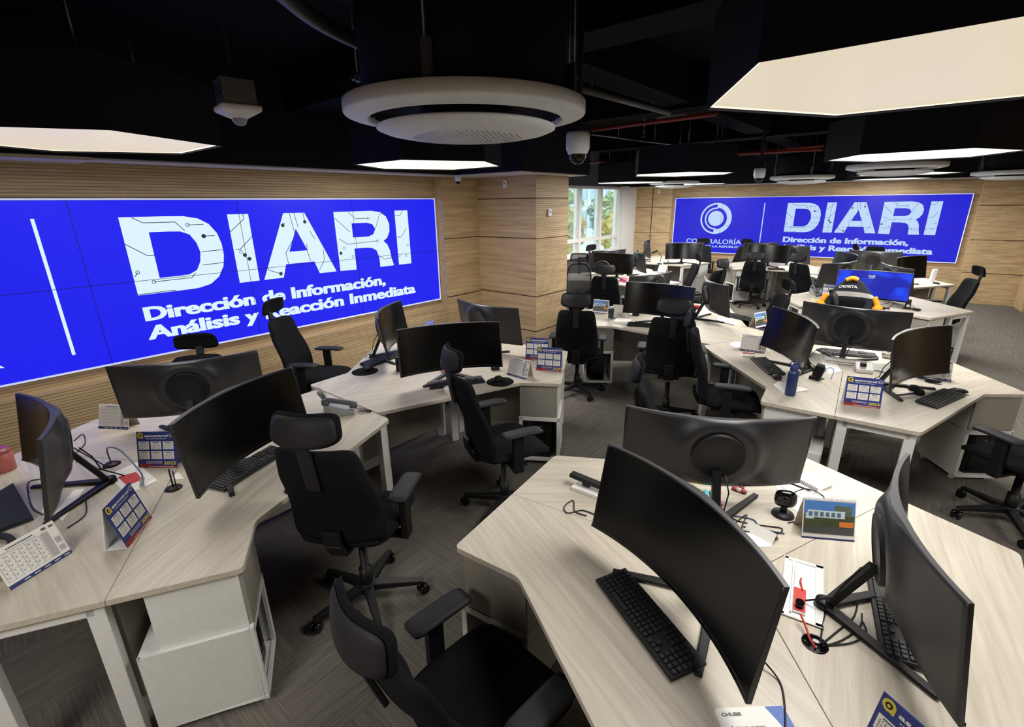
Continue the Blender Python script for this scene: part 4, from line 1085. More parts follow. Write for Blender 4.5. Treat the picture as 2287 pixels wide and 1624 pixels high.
# ---- telephones
def phone_proto():
    t = thing('desk_telephone', 'x', 'telephone', (0, 0, 0)); G1 = mat('phone_grey', '#8b8d8f', .45); G2 = mat('phone_dark', '#4d4f53', .45)
    mb = MB(); mb.add([(-.09, -.10, 0), (.09, -.10, 0), (.09, .09, 0), (-.09, .09, 0), (-.09, -.10, .025), (.09, -.10, .025), (.09, .09, .095), (-.09, .09, .095)], [(3, 2, 1, 0), (4, 5, 6, 7), (0, 1, 5, 4), (1, 2, 6, 5), (2, 3, 7, 6), (3, 0, 4, 7)]); mb.build('phone_base', G1, t, .005)
    S = lambda x, y, o=.002: (x, y, .025 + (y + .10) / .19 * .07 + o)
    mb = MB()
    for i in range(3):
        for j in range(4):
            x, y = .0 + i * .026, -.085 + j * .022; mb.add([S(x, y, 0), S(x + .02, y, 0), S(x + .02, y + .015, 0), S(x, y + .015, 0), S(x, y, .005), S(x + .02, y, .005), S(x + .02, y + .015, .005), S(x, y + .015, .005)], [(4, 5, 6, 7), (0, 1, 5, 4), (1, 2, 6, 5), (2, 3, 7, 6), (3, 0, 4, 7)])
    mb.build('keypad', mat('phone_key', '#c9cbcb', .5), t)
    mb = MB(); mb.bar((.035, .075, .088), (.035, .115, .165), .018, .10, up=(1, 0, 0)); mb.add([(-.01, .068, .10), (.08, .068, .10), (.08, .098, .158), (-.01, .098, .158)], [(0, 1, 2, 3)]); mb.build('display', [G1], t)
    mb = MB(); mb.add([(-.005, .0655, .11), (.075, .0655, .11), (.075, .085, .15), (-.005, .085, .15)], [(0, 1, 2, 3)]); mb.build('display_glass', mat('lcd', '#9aa79a', .3), t)
    mb = MB(); mb.tube(spl([(-.06, -.11, .055), (-.062, -.09, .075), (-.062, -.02, .098), (-.062, .05, .118), (-.06, .085, .115)]), .018, 10); mb.tube([(-.06, -.10, .045), (-.06, -.10, .075)], .026, 12); mb.tube([(-.06, .075, .09), (-.06, .075, .12)], .026, 12); mb.build('handset', G2, t)
    mb = MB(); pts = []
    for k in range(150):
        a = k * .9; q = k / 149; cx, cy = -.06 - .05 * math.sin(PI * q) , -.125 - .09 * math.sin(PI * q) + .02 * q; pts.append((cx + .08 * q * q, cy + .006 * math.cos(a), .010 + .006 * math.sin(a)))
    mb.tube(pts, .002, 5); mb.build('coiled_cord', M_black, t)
    return t
PH = phone_proto()
def phone(px, ang, label):
    p = at(*px); return place(PH, (p.x, p.y, TOP), R(ang), label, 'desk telephones')
phone((757, 920), 150, 'grey telephone with coiled cord where the two left clusters meet')
phone((1826, 658), 30, 'pale telephone on the desk with the hanging jacket')
phone((1624, 597), 20, 'pale telephone on the back middle cluster arm end')
phone((1697, 597), 60, 'dark looking telephone left of the back middle chair headrest')

# ---- bottles and drinking things
def lathe_thing(name, px, parts, label, cat, z=TOP, n=28):
    p = at(*px, z); t = thing(name, label, cat, (p.x, p.y, z))
    for nm, prof, M in parts: mb = MB(); mb.lathe(prof, n); mb.build(nm, M, t)
    return t
t = lathe_thing('water_bottle', (1764, 882), [('bottle_body', [(.001, 0), (.034, 0), (.036, .004), (.036, .165), (.033, .18), (.024, .188), (.024, .192)], M_blueb), ('bottle_cap', [(.026, .19), (.027, .192), (.027, .222), (.022, .228), (.012, .23), (.012, .25), (.001, .25)], M_navy)], 'tall navy water bottle on the right hand cluster', 'bottle')
mb = MB(); mb.tube(spl([(-.024, 0, .215), (-.03, 0, .24), (0, 0, .265), (.03, 0, .24), (.024, 0, .215)]), .004, 6); mb.build('carry_loop', M_navy, t)
lathe_thing('tumbler', (1364, 712), [('tumbler_body', [(.001, 0), (.03, 0), (.034, .01), (.036, .13), (.034, .135)], mat('tumbler_navy', '#26333f', .3)), ('tumbler_lid', [(.036, .13), (.037, .132), (.036, .148), (.02, .152), (.001, .152)], mat('clear_lid', '#aab0b4', .2)), ('base_ring', [(.031, 0), (.034, 0), (.034, .012), (.031, .012)], M_chrome)], 'navy tumbler with clear lid on the middle cluster', 'tumbler')
lathe_thing('plastic_bottle', (1358, 798), [('bottle_body', [(.001, 0), (.034, 0), (.037, .01), (.037, .17), (.03, .205), (.014, .225), (.014, .235)], mat('clear_plastic', '#e8eef0', .08, trans=.85, amt=.02)), ('bottle_cap', [(.015, .232), (.016, .234), (.016, .25), (.001, .25)], M_paper)], 'clear plastic water bottle standing on the carpet beside the back view chair', 'bottle', 0)
lathe_thing('pink_cup', (12, 1050), [('cup_body', [(.001, 0), (.042, 0), (.048, .004), (.052, .11), (.049, .112), (.044, .02), (.001, .012)], mat('pink_ceramic', '#b4605c', .35)), ('cup_lid', [(.053, .11), (.054, .115), (.04, .13), (.001, .132)], mat('pink_lid', '#8e4548', .35))], 'red pink cup at the far left edge', 'cup')
lathe_thing('white_candle', (1492, 588), [('candle_body', [(.001, 0), (.03, 0), (.03, .07), (.027, .075), (.001, .07)], mat('cream', '#e8e2c8', .5))], 'small cream cup left of the window corner monitor', 'cup')

# ---- papers, notebooks, cards
def sheet(name, corners, label, cat, M=None, th=.002, z=TOP, group=None):
    ps = [at(*q, z) for q in corners]; c = sum(ps, Vector()) / len(ps); n = len(ps)
    mb = MB(); P2 = [((p - c).x, (p - c).y) for p in ps]
    ar = sum(P2[i][0] * P2[(i + 1) % n][1] - P2[(i + 1) % n][0] * P2[i][1] for i in range(n))
    mb.prism(P2 if ar > 0 else P2[::-1], .0004, th); o = mb.build(name, M or M_paper); o.location = c; return tag(o, label, cat, group)
t = sheet('leaflet', [(240, 1062), (306, 1033), (352, 1074), (284, 1106)], 'white leaflet with a red block at the left foreground', 'leaflet')
sheet('sticky_note', [(264, 1066), (304, 1055), (318, 1071), (284, 1085)], 'red block lying on the white leaflet at the left foreground', 'paper', M_redp, .0024, TOP + .002)
sheet('paper_sheet', [(378, 1072), (398, 1055), (412, 1070)], 'white scrap of paper under the left foreground monitor', 'paper')
sheet('notepad', [(1370, 720), (1378, 711), (1412, 716), (1405, 725)], 'long white notepad beside the keyboard of the middle cluster', 'notepad', None, .012)
sheet('notepad', [(1726, 862), (1738, 854), (1808, 873), (1752, 881)], 'open white notepad under the navy bottle', 'notepad', None, .01)
sheet('paper_sheet', [(1520, 750), (1545, 742), (1552, 765), (1526, 768)], 'white paper behind the back view chair at the middle cluster', 'paper')
sheet('paper_sheet', [(1650, 1182), (1668, 1222), (1724, 1222), (1712, 1195)], 'white sheet under the folded card on the right foreground cluster', 'paper')
sheet('paper_sheet', [(1728, 1080), (1776, 1074), (1860, 1105), (1800, 1158), (1760, 1130)], 'loose white papers beneath the spiral notebook', 'paper')
sheet('white_coaster', [(1636 + 16 * math.cos(k * PI / 8) + 10, 770 + 6 * math.sin(k * PI / 8)) for k in range(16)], 'flat white disc left of the white planner on the right hand cluster', 'disc', None, .003)
sheet('laptop_stand', [(1598, 716), (1612, 708), (1652, 722), (1640, 728)], 'flat white plate with dark edge below the pale edged monitor', 'plate', None, .012)
sheet('paper_sheet', [(1420, 612), (1440, 600), (1458, 604), (1446, 622)], 'pile of white papers right of the bright reflecting monitor', 'paper', None, .01)
sheet('picture_card', [(1421, 583 + 12), (1424, 578 + 6), (1440, 579 + 6), (1438, 590 + 5)], 'small printed card by the window pier', 'card', M_ink, .003)
sheet('cloth_bundle', [(1738, 598), (1768, 590), (1790, 600), (1770, 610)], 'white crumpled paper in front of the reflective back monitor', 'paper', None, .05)
sheet('paper_sheet', [(1382, 628), (1390, 618), (1402, 622), (1396, 632)], 'magenta and white flyer at the window cluster desk edge', 'paper', mat('magenta_print', '#b2386a', .6), .004)
c = at(1700, 1195); t = thing('folded_card', 'white folded tent card before the cables on the right foreground cluster', 'card', (c.x, c.y, TOP), R(-12))
mb = MB(); mb.add([(-.06, -.03, 0), (.06, -.03, 0), (.06, 0, .04), (-.06, 0, .04), (.06, .03, 0), (-.06, .03, 0)], [(0, 1, 2, 3), (3, 2, 4, 5)]); o = mb.build('card_fold', M_paper, t); md = o.modifiers.new('thick', 'SOLIDIFY'); md.thickness = .001
# spiral notebook
c, a, l = seat_px((1770, 1072), (1818, 1097)); t = thing('spiral_notebook', 'open white spiral notebook at the back edge of the right foreground cluster', 'notebook', (c.x, c.y, TOP + .0025), a)
mb = MB(); mb.box(-.075, .075, .004, .115, 0, .012); mb.build('page_block', M_paper, t, .002)
mb = MB(); mb.box(-.075, .075, -.115, -.004, 0, .004); mb.build('turned_pages', M_paper, t, .001)
mb = MB()
for k in range(16): mb.tube([(-.07 + k * .0093, .012, .012), (-.07 + k * .0093, 0, .020), (-.07 + k * .0093, -.012, .006)], .0014, 5)
mb.build('spiral_binding', M_blackg, t)
c = at(1776, 1088); mb = MB(); mb.tube([(-.06, 0, 0), (.055, 0, 0), (.068, 0, 0)], [.004, .004, .001], 8); o = mb.build('pen', M_black); o.location = (c.x, c.y, TOP + .011); o.rotation_euler = (0, 0, R(-8)); tag(o, 'dark pen lying on the spiral notebook', 'pen')
# highlighters
for k, cc in enumerate(('#e8d24a', '#7fce62', '#58c8d8', '#4f9a86', '#e58ab0')):
    p = at(1553 + k * 13, 1108 + k * 2); t = thing('highlighter', '%s highlighter of the row behind the nearest monitor' % ('yellow', 'green', 'light blue', 'teal', 'pink')[k], 'highlighter', (p.x, p.y, TOP), R(118), 'highlighters')
    mb = MB(); mb.box(-.055, .055, -.009, .009, 0, .012); mb.build('pen_body', mat('marker_%d' % k, cc, .5), t, .003)
    mb = MB(); mb.box(.02, .055, -.0095, .0095, -.0, .0127); mb.build('pen_cap', mat('marker_cap_%d' % k, [x * .7 for x in lin(cc)], .5), t, .003)
p = at(1655, 1100); t = thing('candy_bag', 'clear wrapped sweets behind the monitor stand on the right foreground cluster', 'sweets', (p.x, p.y, TOP))
for k in range(5):
    mb = MB(); mb.cushion(lambda a, b, c: (a * .016 + (k % 3) * .02 - .03, b * .012 + (k // 3) * .03, .01 + c * .009), 6, p=2.5); mb.build('sweet', (mat('sweet_red', '#9c3a48', .4), mat('sweet_clear', '#c9b9b4', .25))[k % 2], t)
# black device and white card at the far left corner of the right foreground cluster
c, a, l = seat_px((1290, 1085), (1330, 1100)); t = thing('card_reader', 'black bar shaped scanner on a white base, behind the nearest monitor', 'scanner', (c.x, c.y, TOP), a)
mb = MB(); mb.box(-.06, .11, -.05, .03, 0, .018); mb.build('white_base', M_paper, t, .002)
mb = MB(); mb.bar((-.09, .0, .055), (.12, .0, .045), .04, .022); mb.box(-.02, .02, -.012, .012, .018, .045); mb.build('scanner_bar', M_black, t, .004)
def cable(name, pts, label, M=M_black, r=.0028, cat='cable'):
    mb = MB(); mb.tube(spl([(p[0], p[1], p[2]) for p in pts], 7), r, 6); return tag(mb.build(name, M), label, cat)
def cpx(l, z=TOP + .004): return [at(x, y, z + (dz[0] if dz else 0)) for x, y, *dz in l]
cable('usb_cable', cpx([(1330, 1150), (1300, 1140), (1268, 1146), (1260, 1132), (1280, 1118), (1284, 1142), (1310, 1152)]), 'black looped cable beside the white scanner base')
# webcam / headset lump
p = at(1748, 1150); t = thing('webcam', 'black webcam on a stand beside the picture calendar with the building', 'webcam', (p.x, p.y, TOP), R(20))
mb = MB(); mb.cushion(lambda a, b, c: (a * .045, c * .02, .085 + b * .04), 8, p=3); mb.build('camera_head', M_blackg, t)
mb = MB(); mb.lathe([(.001, .02), (.02, .02), (.045, .01), (.048, 0), (.001, 0)], 20); mb.tube([(0, 0, .02), (0, 0, .06)], .014, 10); mb.build('stand', M_black, t)
mb = MB(); mb.lathe([(.001, .024), (.012, .024), (.014, .020)], 16); o = mb.build('lens', M_blackg, t); o.rotation_euler = (R(90), 0, 0); o.location = (0, -.002, .09)
cable('webcam_cable', cpx([(1758, 1108, .05), (1800, 1092, .02), (1840, 1110), (1822, 1130), (1785, 1160), (1760, 1168)]), 'black cable running from the webcam around the loose papers')
for k, l in enumerate(([(1606, 1130), (1640, 1160), (1690, 1172), (1745, 1180), (1730, 1192), (1660, 1176)], [(1620, 1150), (1680, 1160), (1700, 1180), (1752, 1192)], [(1640, 1170), (1668, 1150), (1660, 1185), (1735, 1190)])):
    cable('monitor_cable', cpx(l), ('thick black', 'dark', 'tangled black')[k] + ' cable between the nearest monitor and the webcam, ' + ('topmost', 'middle', 'lowest')[k], (M_black, M_navy, M_black)[k])
# CHUBB card
c, a, l = seat_px((1632, 1660), (1760, 1660)); 
t = thing('mouse_mat_card', 'white printed mat headed CHUBB at the bottom edge', 'mat', at(1708, 1655) + Vector((0, 0, .0005)), R(42) - R(0))
ca = R(43)
mb = MB(); mb.prism(rounded([(-.10, -.10), (.10, -.10), (.10, .09), (-.10, .09)], .015), 0, .002); mb.build('mat_base', M_paper, t)
mb = MB(); mb.prism([(.045, .0885), (.095, .0885), (.0985, .07), (.0985, -.098), (.085, -.098), (.075, .0), (.06, .05)], .002, .0024); mb.build('blue_corner', M_navy if False else mat('print_blue', '#3a5fae', .5), t)
mb = MB(); F2 = lambda x, y: (x, y, .0026)
put_text(mb, 'CHUBB', -.085, -.03, .066, .010, F2, 0, .03); mb.build('heading_lettering', M_ink, t)
mb = MB(); put_text(mb, 'Activa tu cuerpo', -.075, .02, .030, .010, F2, 0, .01); mb.build('slogan_lettering', M_ink, t)
mb = MB(); mb.prism([(.02, .0), (.05, -.02), (.055, -.09), (.0, -.09), (.0, -.03)], .002, .0024); mb.build('figure_print', mat('print_skin', '#b98d6a', .6, noise=40, amt=.4), t)
# sunken cable box and grommet on the right foreground cluster
c = at(1792, 1322); t = thing('desk_power_box', 'white power box sunk in the desk, with red sockets and a red plug', 'power outlet', (c.x, c.y, TOP), R(-48) - R(0))
pa, pb, pc_, pd = at(1750, 1242), at(1836, 1268), at(1842, 1408), at(1742, 1372)
ex = ((pb - pa) + (pc_ - pd)) / 2; ey = ((pa - pd) + (pb - pc_)) / 2; wx, wy = ex.length, ey.length; t.rotation_euler = (0, 0, math.atan2(ex.y, ex.x)); cc = (pa + pb + pc_ + pd) / 4; t.location = (cc.x, cc.y, TOP)
hx, hy = wx / 2, wy / 2
mb = MB(); f = .016
for a in ((-hx, hx, -hy, -hy + f), (-hx, hx, hy - f, hy), (-hx, -hx + f, -hy, hy), (hx - f * 1.6, hx, -hy, hy)): mb.box(*a, .0, .006)
mb.build('frame', M_white, t, .002)
mb = MB(); mb.box(-hx + f, hx - f, -hy + f, hy - f, .0005, .0015); mb.build('tray', M_acw, t)
mb = MB(); mb.box(-.028, .012, -hy + .03, hy - .035, .0015, .010); mb.box(-.036, -.03, -hy + .02, hy - .02, .0015, .012); mb.build('socket_strip', M_paper, t, .001)
mb = MB(); mb.box(-.027, .011, -hy + .035, -.012, .010, .012); mb.build('red_socket', M_redp, t)
mb = MB(); mb.tube([(-.008, -hy + .06, .012), (-.008, -hy + .06, .032)], .014, 12); mb.build('plug', M_blackg, t)
mb = MB(); mb.tube(spl([(-.006, .045, .013), (-.009, .02, .02), (-.004, .0, .014), (.0, -.02, .013)]), .003, 6); mb.build('red_tie', M_redp, t)
p = at(1820, 1438); mb = MB(); mb.lathe([(.001, .0006), (.033, .0006), (.034, .003), (.038, .003), (.039, .0)], 28); o = mb.build('cable_grommet', M_blackg); o.location = (p.x, p.y, TOP); tag(o, 'round dark cable hole in the desk below the power box', 'cable hole')
cable('red_power_cord', cpx([(1788, 1372, .03), (1800, 1400, .02), (1808, 1425, .01), (1822, 1448, -.001)]), 'red cord from the power box into the round cable hole', M_redp, .004)
for k, l in enumerate(([(1832, 1440), (1840, 1380), (1856, 1342), (1880, 1352)], [(1836, 1444), (1880, 1430), (1920, 1400), (1925, 1370)], [(1840, 1442), (1900, 1436), (1935, 1415), (1925, 1385)], [(1836, 1438), (1870, 1410), (1905, 1380), (1915, 1350)])):
    cable('device_cable', cpx(l), ('leftmost thin', 'second', 'lowest', 'straightest')[k] + ' black cable from the cable hole to the side view monitor')
cable('monitor_cable', cpx([(1700, 1470, .02), (1740, 1520), (1752, 1570), (1754, 1640)]), 'thin black cable running down from the nearest monitor to the printed mat')

# ---- left foreground cluster bits
t = thing('gooseneck_microphone', 'grey gooseneck microphone curving over the white leaflet', 'microphone', (0, 0, 0)); b0 = at(250, 1038); e0 = at(318, 1072, TOP + .03)
mb = MB(); mb.tube(spl([b0 + Vector((0, 0, .01)), b0 + Vector((.0, 0, .10)), (b0 + e0) / 2 + Vector((0, 0, .13)), e0 + Vector((0, 0, .05)), e0]), .004, 8); mb.build('gooseneck', mat('neck_grey', '#5f6880', .4), t)
mb = MB(); mb.lathe([(.001, .014), (.03, .012), (.042, .003), (.042, 0), (.001, 0)], 24, c=(b0.x, b0.y, TOP)); mb.build('base', M_black, t)
mb = MB(); mb.tube([e0 + Vector((-.004, .004, .012)), e0 + Vector((.012, -.012, -.026))], .010, 10); mb.build('capsule', mat('capsule', '#a8a6b0', .4), t)
p = at(388, 1091); t = thing('headset_stand', 'black round based stand below the corner of the left foreground monitor', 'stand', (p.x, p.y, TOP))
mb = MB(); mb.lathe([(.001, .01), (.036, .006), (.04, 0), (.001, 0)], 24); mb.build('base', M_black, t); mb = MB(); mb.tube([(0, 0, .006), (0, 0, .11)], .004, 8); mb.tube([(.01, .01, .006), (.008, .012, .10)], .003, 8); mb.build('stem', M_black, t)
for k, l in enumerate(([(165, 1000), (200, 1020), (235, 1040)], [(170, 1030), (205, 1040), (225, 1048), (250, 1040)], [(172, 1010), (190, 990), (185, 970), (165, 985)], [(90, 1070), (62, 1080), (70, 1130), (95, 1150)], [(150, 1180), (190, 1150), (192, 1120)])):
    cable('desk_cable', cpx(l), 'black cable on the left foreground desk, ' + ('leading straight to the microphone base', 'looping into the microphone base', 'curling behind the edge on monitor', 'left of the edge on monitor', 'trailing below the edge on monitor')[k])
sheet('laptop_sleeve', [(0, 1105), (32, 1086), (76, 1162), (0, 1190)], 'dark navy folder at the left edge of the left foreground desk', 'folder', M_cloth, .02)
sheet('paper_sheet', [(120, 1150), (165, 1095), (190, 1092), (140, 1165)], 'white paper below the edge on monitor at far left', 'paper')
p = at(108, 1138); mb = MB(); mb.lathe([(.001, .01), (.02, .008), (.025, 0)], 20); o = mb.build('white_puck', M_paper); o.location = (p.x, p.y, TOP); tag(o, 'small round white puck beside the edge on monitor', 'puck')
c = at(22, 1218); mb = MB(); mb.tube(spl([(-.16, 0, .01), (-.05, .02, .014), (.03, .0, .01), (.08, -.02, .01)]), .014, 8); o = mb.build('dark_strap', M_cloth); o.location = (c.x, c.y, TOP); o.rotation_euler = (0, 0, R(20)); tag(o, 'dark rolled strap above the lower left planner', 'strap')
# ---- second left cluster
p = at(1000, 850); lathe_thing('small_bowl', (1003, 880), [('bowl', [(.001, 0), (.03, 0), (.035, .05), (.034, .055), (.028, .01)], M_paper)], 'small white cup hidden beside the side view chair headrest', 'cup')
p = at(995, 832); t = thing('candy_packet', 'orange and pink wrapped snack under the dark screen of the second left cluster', 'snack', (p.x, p.y, TOP))
mb = MB(); mb.cushion(lambda a, b, c: (a * .04, b * .025, .012 + c * .011), 8, p=3); mb.build('wrapper', mat('snack_wrap', '#d0785e', .4, noise=30, amt=.5), t); 
for q in (.04, -.05): mb = MB(); mb.box(q, q + .01, -.025, .025, .008, .014); mb.build('wrapper_seal', M_paper, t)
p = at(1106, 826); t = thing('phone_dock', 'small black dock with two lit dots under the dark screen', 'dock', (p.x, p.y, TOP), R(57)); mb = MB(); mb.box(-.035, .035, -.02, .02, 0, .055); mb.build('dock_body', M_black, t, .004); mb = MB(); mb.box(-.018, -.012, -.0215, -.0205, .03, .036); mb.box(.012, .018, -.0215, -.0205, .03, .036); mb.build('indicator', emis('blue_led', (.2, .3, 1), 1.5), t)
p = at(893, 828); t = thing('speaker', 'small black speaker left of the dark screen on the second left cluster', 'speaker', (p.x, p.y, TOP), R(57)); mb = MB(); mb.box(-.03, .03, -.03, .03, 0, .13); mb.build('speaker_case', M_black, t, .006); mb = MB(); mb.lathe([(.001, .0), (.02, .004), (.024, 0)], 18); o = mb.build('speaker_cone', M_fabric, t); o.rotation_euler = (R(90), 0, 0); o.location = (0, -.0305, .08)
sheet('paper_sheet', [(970, 822), (985, 814), (1040, 818), (1035, 830)], 'white and red leaflet under the dark screen of the second left cluster', 'paper', mat('pale_red_print', '#e3c7bd', .7))
c = at(962, 738); t = thing('folded_flyer', 'blue and white folded flyer between the two monitors near the wood wall', 'flyer', (c.x, c.y, TOP), R(35)); mb = MB(); mb.add([(-.05, -.03, 0), (.05, -.03, 0), (.04, 0, .12), (-.06, 0, .10), (.06, .03, 0), (-.04, .03, 0)], [(0, 1, 2, 3), (3, 2, 4, 5)]); o = mb.build('flyer_fold', mat('flyer_blue', '#6f78b4', .6, noise=20, amt=.5), t); md = o.modifiers.new('thick', 'SOLIDIFY'); md.thickness = .001
# ---- right hand cluster bits
p = at(1824, 846); t = thing('phone_stand', 'black angled phone stand with cables right of the navy bottle', 'stand', (p.x, p.y, TOP), R(-20))
mb = MB(); mb.bar((0, -.02, .004), (0, .03, .10), .012, .075, up=(1, 0, 0)); mb.box(-.04, .04, -.05, .04, 0, .008); mb.box(-.04, .04, -.045, -.02, .008, .025); mb.build('cradle', M_black, t, .003); mb = MB(); mb.box(-.03, .03, .022, .034, .085, .12); mb.build('device', M_steel, t, .003)
c, a, l = seat_px((1838, 806), (1934, 818)); t = thing('document_scanner', 'long white scanner on the middle of the right hand cluster', 'scanner', (c.x, c.y, TOP), a)
mb = MB(); mb.box(-.15, .15, -.035, .035, 0, .04); mb.build('scanner_body', M_paper, t, .006); mb = MB(); mb.box(-.14, .14, -.0365, -.034, .018, .022); mb.build('paper_slot', M_pad, t)
sheet('paper_sheet', [(1828, 796), (1850, 786), (1880, 830), (1850, 836)], 'white paper sheet left of the long scanner', 'paper')
p = at(1928, 830); t = thing('docking_station', 'white angled docking box behind the blue calendar', 'dock', (p.x, p.y, TOP), R(15)); mb = MB(); mb.add([(-.06, -.05, 0), (.06, -.05, 0), (.06, .05, 0), (-.06, .05, 0), (-.06, -.05, .03), (.06, -.05, .03), (.06, .05, .07), (-.06, .05, .07)], [(3, 2, 1, 0), (4, 5, 6, 7), (0, 1, 5, 4), (1, 2, 6, 5), (2, 3, 7, 6), (3, 0, 4, 7)]); mb.build('dock_case', M_paper, t, .006); mb = MB(); mb.box(-.03, .01, -.02, .02, .045, .075); mb.build('black_plug', M_black, t, .003)
p = at(1985, 800); t = thing('tissue_pack', 'crumpled clear and white snack pack behind the right facing screen', 'packet', (p.x, p.y, TOP)); mb = MB(); mb.cushion(lambda a, b, c: (a * .055 * (1 + .1 * math.sin(9 * b)), b * .04, .03 + c * .028 * (1 + .25 * math.sin(7 * a))), 10, p=2.6); mb.build('pack', mat('pack_white', '#cfd0c4', .3, noise=25, amt=.4), t); mb = MB(); mb.box(-.03, .03, -.01, .01, .056, .064); mb.build('red_flap', M_redp, t)
t = thing('headset', 'black headset lying in front of the right facing screen', 'headset', (0, 0, 0)); h1, h2 = at(2040, 872), at(2052, 882)
mb = MB(); mb.tube(spl([h1 + Vector((0, 0, .02)), at(2005, 858, TOP + .01), at(1985, 862, TOP + .01), at(1995, 882, TOP + .01), h2 + Vector((0, 0, .02))]), .006, 8); mb.build('headband', M_black, t)
for h in (h1, h2): mb = MB(); mb.lathe([(.001, .04), (.025, .038), (.032, .02), (.032, .006), (.02, 0), (.001, 0)], 20, c=(h.x, h.y, TOP)); mb.build('ear_cup', M_fabric, t)
for k, cc in enumerate((('pink', '#d79aa4'), ('white', '#e0dcd4'))):
    p = at(1672, 790 + k * 8); mb = MB(); mb.tube([(-.05, 0, .008), (.05, 0, .008)], .008, 10); o = mb.build('marker_pen', mat('marker_' + cc[0], cc[1], .5)); o.location = (p.x, p.y, TOP); o.rotation_euler = (0, 0, R(25)); tag(o, cc[0] + ' marker pen below the white planner on the right hand cluster', 'pen')
for k, l in enumerate(([(1808, 798), (1830, 778), (1870, 784), (1895, 806)], [(1836, 836), (1850, 822), (1862, 826), (1856, 846)], [(1940, 825), (1960, 828), (1985, 834)])):
    cable('data_cable', cpx(l), ('blue cable arching left of the long scanner', 'grey blue cable looping behind the phone stand', 'black cable from the docking box to the right facing screen')[k], (mat('cable_blue', '#4a6a9a', .5), mat('cable_blue', '#4a6a9a', .5), M_black)[k], .003)
sheet('sticky_note', [(2112, 822), (2112, 817), (2124, 817), (2124, 822)], 'yellow green sticky note at the white planner behind the right facing screen', 'note', mat('lime_note', '#c9d84a', .6), .003, TOP + .10).location.z = TOP + .001
c = at(1940, 1650)
# ---- middle cluster and back bits
p = at(1552, 690); t = thing('stapler', 'red object behind the middle cluster screen', 'stapler', (p.x, p.y, TOP), R(10)); mb = MB(); mb.cushion(lambda a, b, c: (a * .07, b * .025, .03 + c * .025), 8, p=3); mb.build('stapler_body', M_redp, t); mb = MB(); mb.box(-.07, .07, -.02, .02, 0, .008); mb.build('stapler_base', M_black, t)
c = at(1386, 708); t = thing('tent_card', 'plain beige back of a tent calendar beside the navy tumbler', 'calendar', (c.x, c.y, TOP), R(20)); tent(t, .2, .15, .09, .55, mat('beige_card', '#cfc6b6', .8), M_card)
p = at(1420, 705); t = thing('usb_hub', 'small black hub hanging below the middle cluster screen', 'hub', (p.x, p.y, TOP)); mb = MB(); mb.box(-.04, .04, -.02, .02, 0, .03); mb.build('hub_body', M_black, t, .004)
p = at(2026, 690); t = thing('webcam', 'small black webcam right of the blue lit monitor', 'webcam', (p.x, p.y, TOP), R(5)); mb = MB(); mb.box(-.05, .05, -.02, .02, 0, .012); mb.bar((0, .01, .01), (0, .03, .12), .012, .06, up=(1, 0, 0)); mb.build('webcam_stand', M_black, t, .003); mb = MB(); mb.tube([(0, -.01, .04), (0, .02, .04)], .018, 14); mb.build('lens', M_paper, t)
for k, l in enumerate(([(1945, 672), (1965, 680), (1990, 676), (2010, 682)], [(1950, 668), (1958, 682), (1985, 686), (1998, 676)])): cable('desk_cable', cpx(l), ('upper', 'lower')[k] + ' thin black cable under the blue lit monitor')
p = at(1815, 676); t = thing('small_figurine', 'tiny orange white figure in front of the telephone on the jacket desk', 'figure', (p.x, p.y, TOP)); mb = MB(); mb.lathe([(.001, 0), (.02, 0), (.022, .02), (.012, .035), (.016, .05), (.001, .065)], 14); mb.build('figure', mat('figure_cream', '#e6c8a4', .5), t)
sheet('orange_card', [(1840, 672), (1850, 664), (1864, 668), (1858, 678)], 'orange red card beside the telephone on the jacket desk', 'card', mat('orange_red', '#b0502c', .5), .012)
c = at(1917, 606); t = thing('paper_holder', 'white curved holder between the back right monitors', 'holder', (c.x, c.y, TOP), R(20)); mb = MB(); mb.tube(spl([(0, 0, 0), (.02, 0, .2), (.0, 0, .36), (-.05, 0, .40)]), .03, 10); mb.box(-.16, .0, -.02, .02, .18, .34); mb.build('holder_body', M_paper, t, .004); mb = MB(); mb.box(-.1, .1, -.06, .06, 0, .012); mb.build('holder_base', M_paper, t, .003)
c = at(2078, 634); t = thing('tablet_stand', 'white upright stand on the far right desk tip', 'stand', (c.x, c.y, TOP), R(30)); mb = MB(); mb.bar((0, 0, 0), (.02, 0, .24), .06, .05); mb.build('upright', M_paper, t, .004); mb = MB(); mb.box(-.09, .09, -.08, .08, 0, .006); mb.build('foot', M_paper, t)
c = at(1486, 574, .9); t = thing('desk_lamp', 'thin black desk lamp left of the window corner monitor', 'lamp', (-4.75, 10.75, TOP), R(40)); mb = MB(); mb.tube(spl([(0, 0, .01), (.02, 0, .18), (-.1, 0, .30)]), .007, 8); mb.build('lamp_arm', M_black, t); mb = MB(); mb.lathe([(.001, .02), (.05, .015), (.055, 0)], 18); mb.build('lamp_base', M_black, t); mb = MB(); mb.bar((-.08, 0, .30), (-.2, 0, .24), .05, .03); mb.build('lamp_head', M_black, t)
c = at(1372, 578, 1.25)
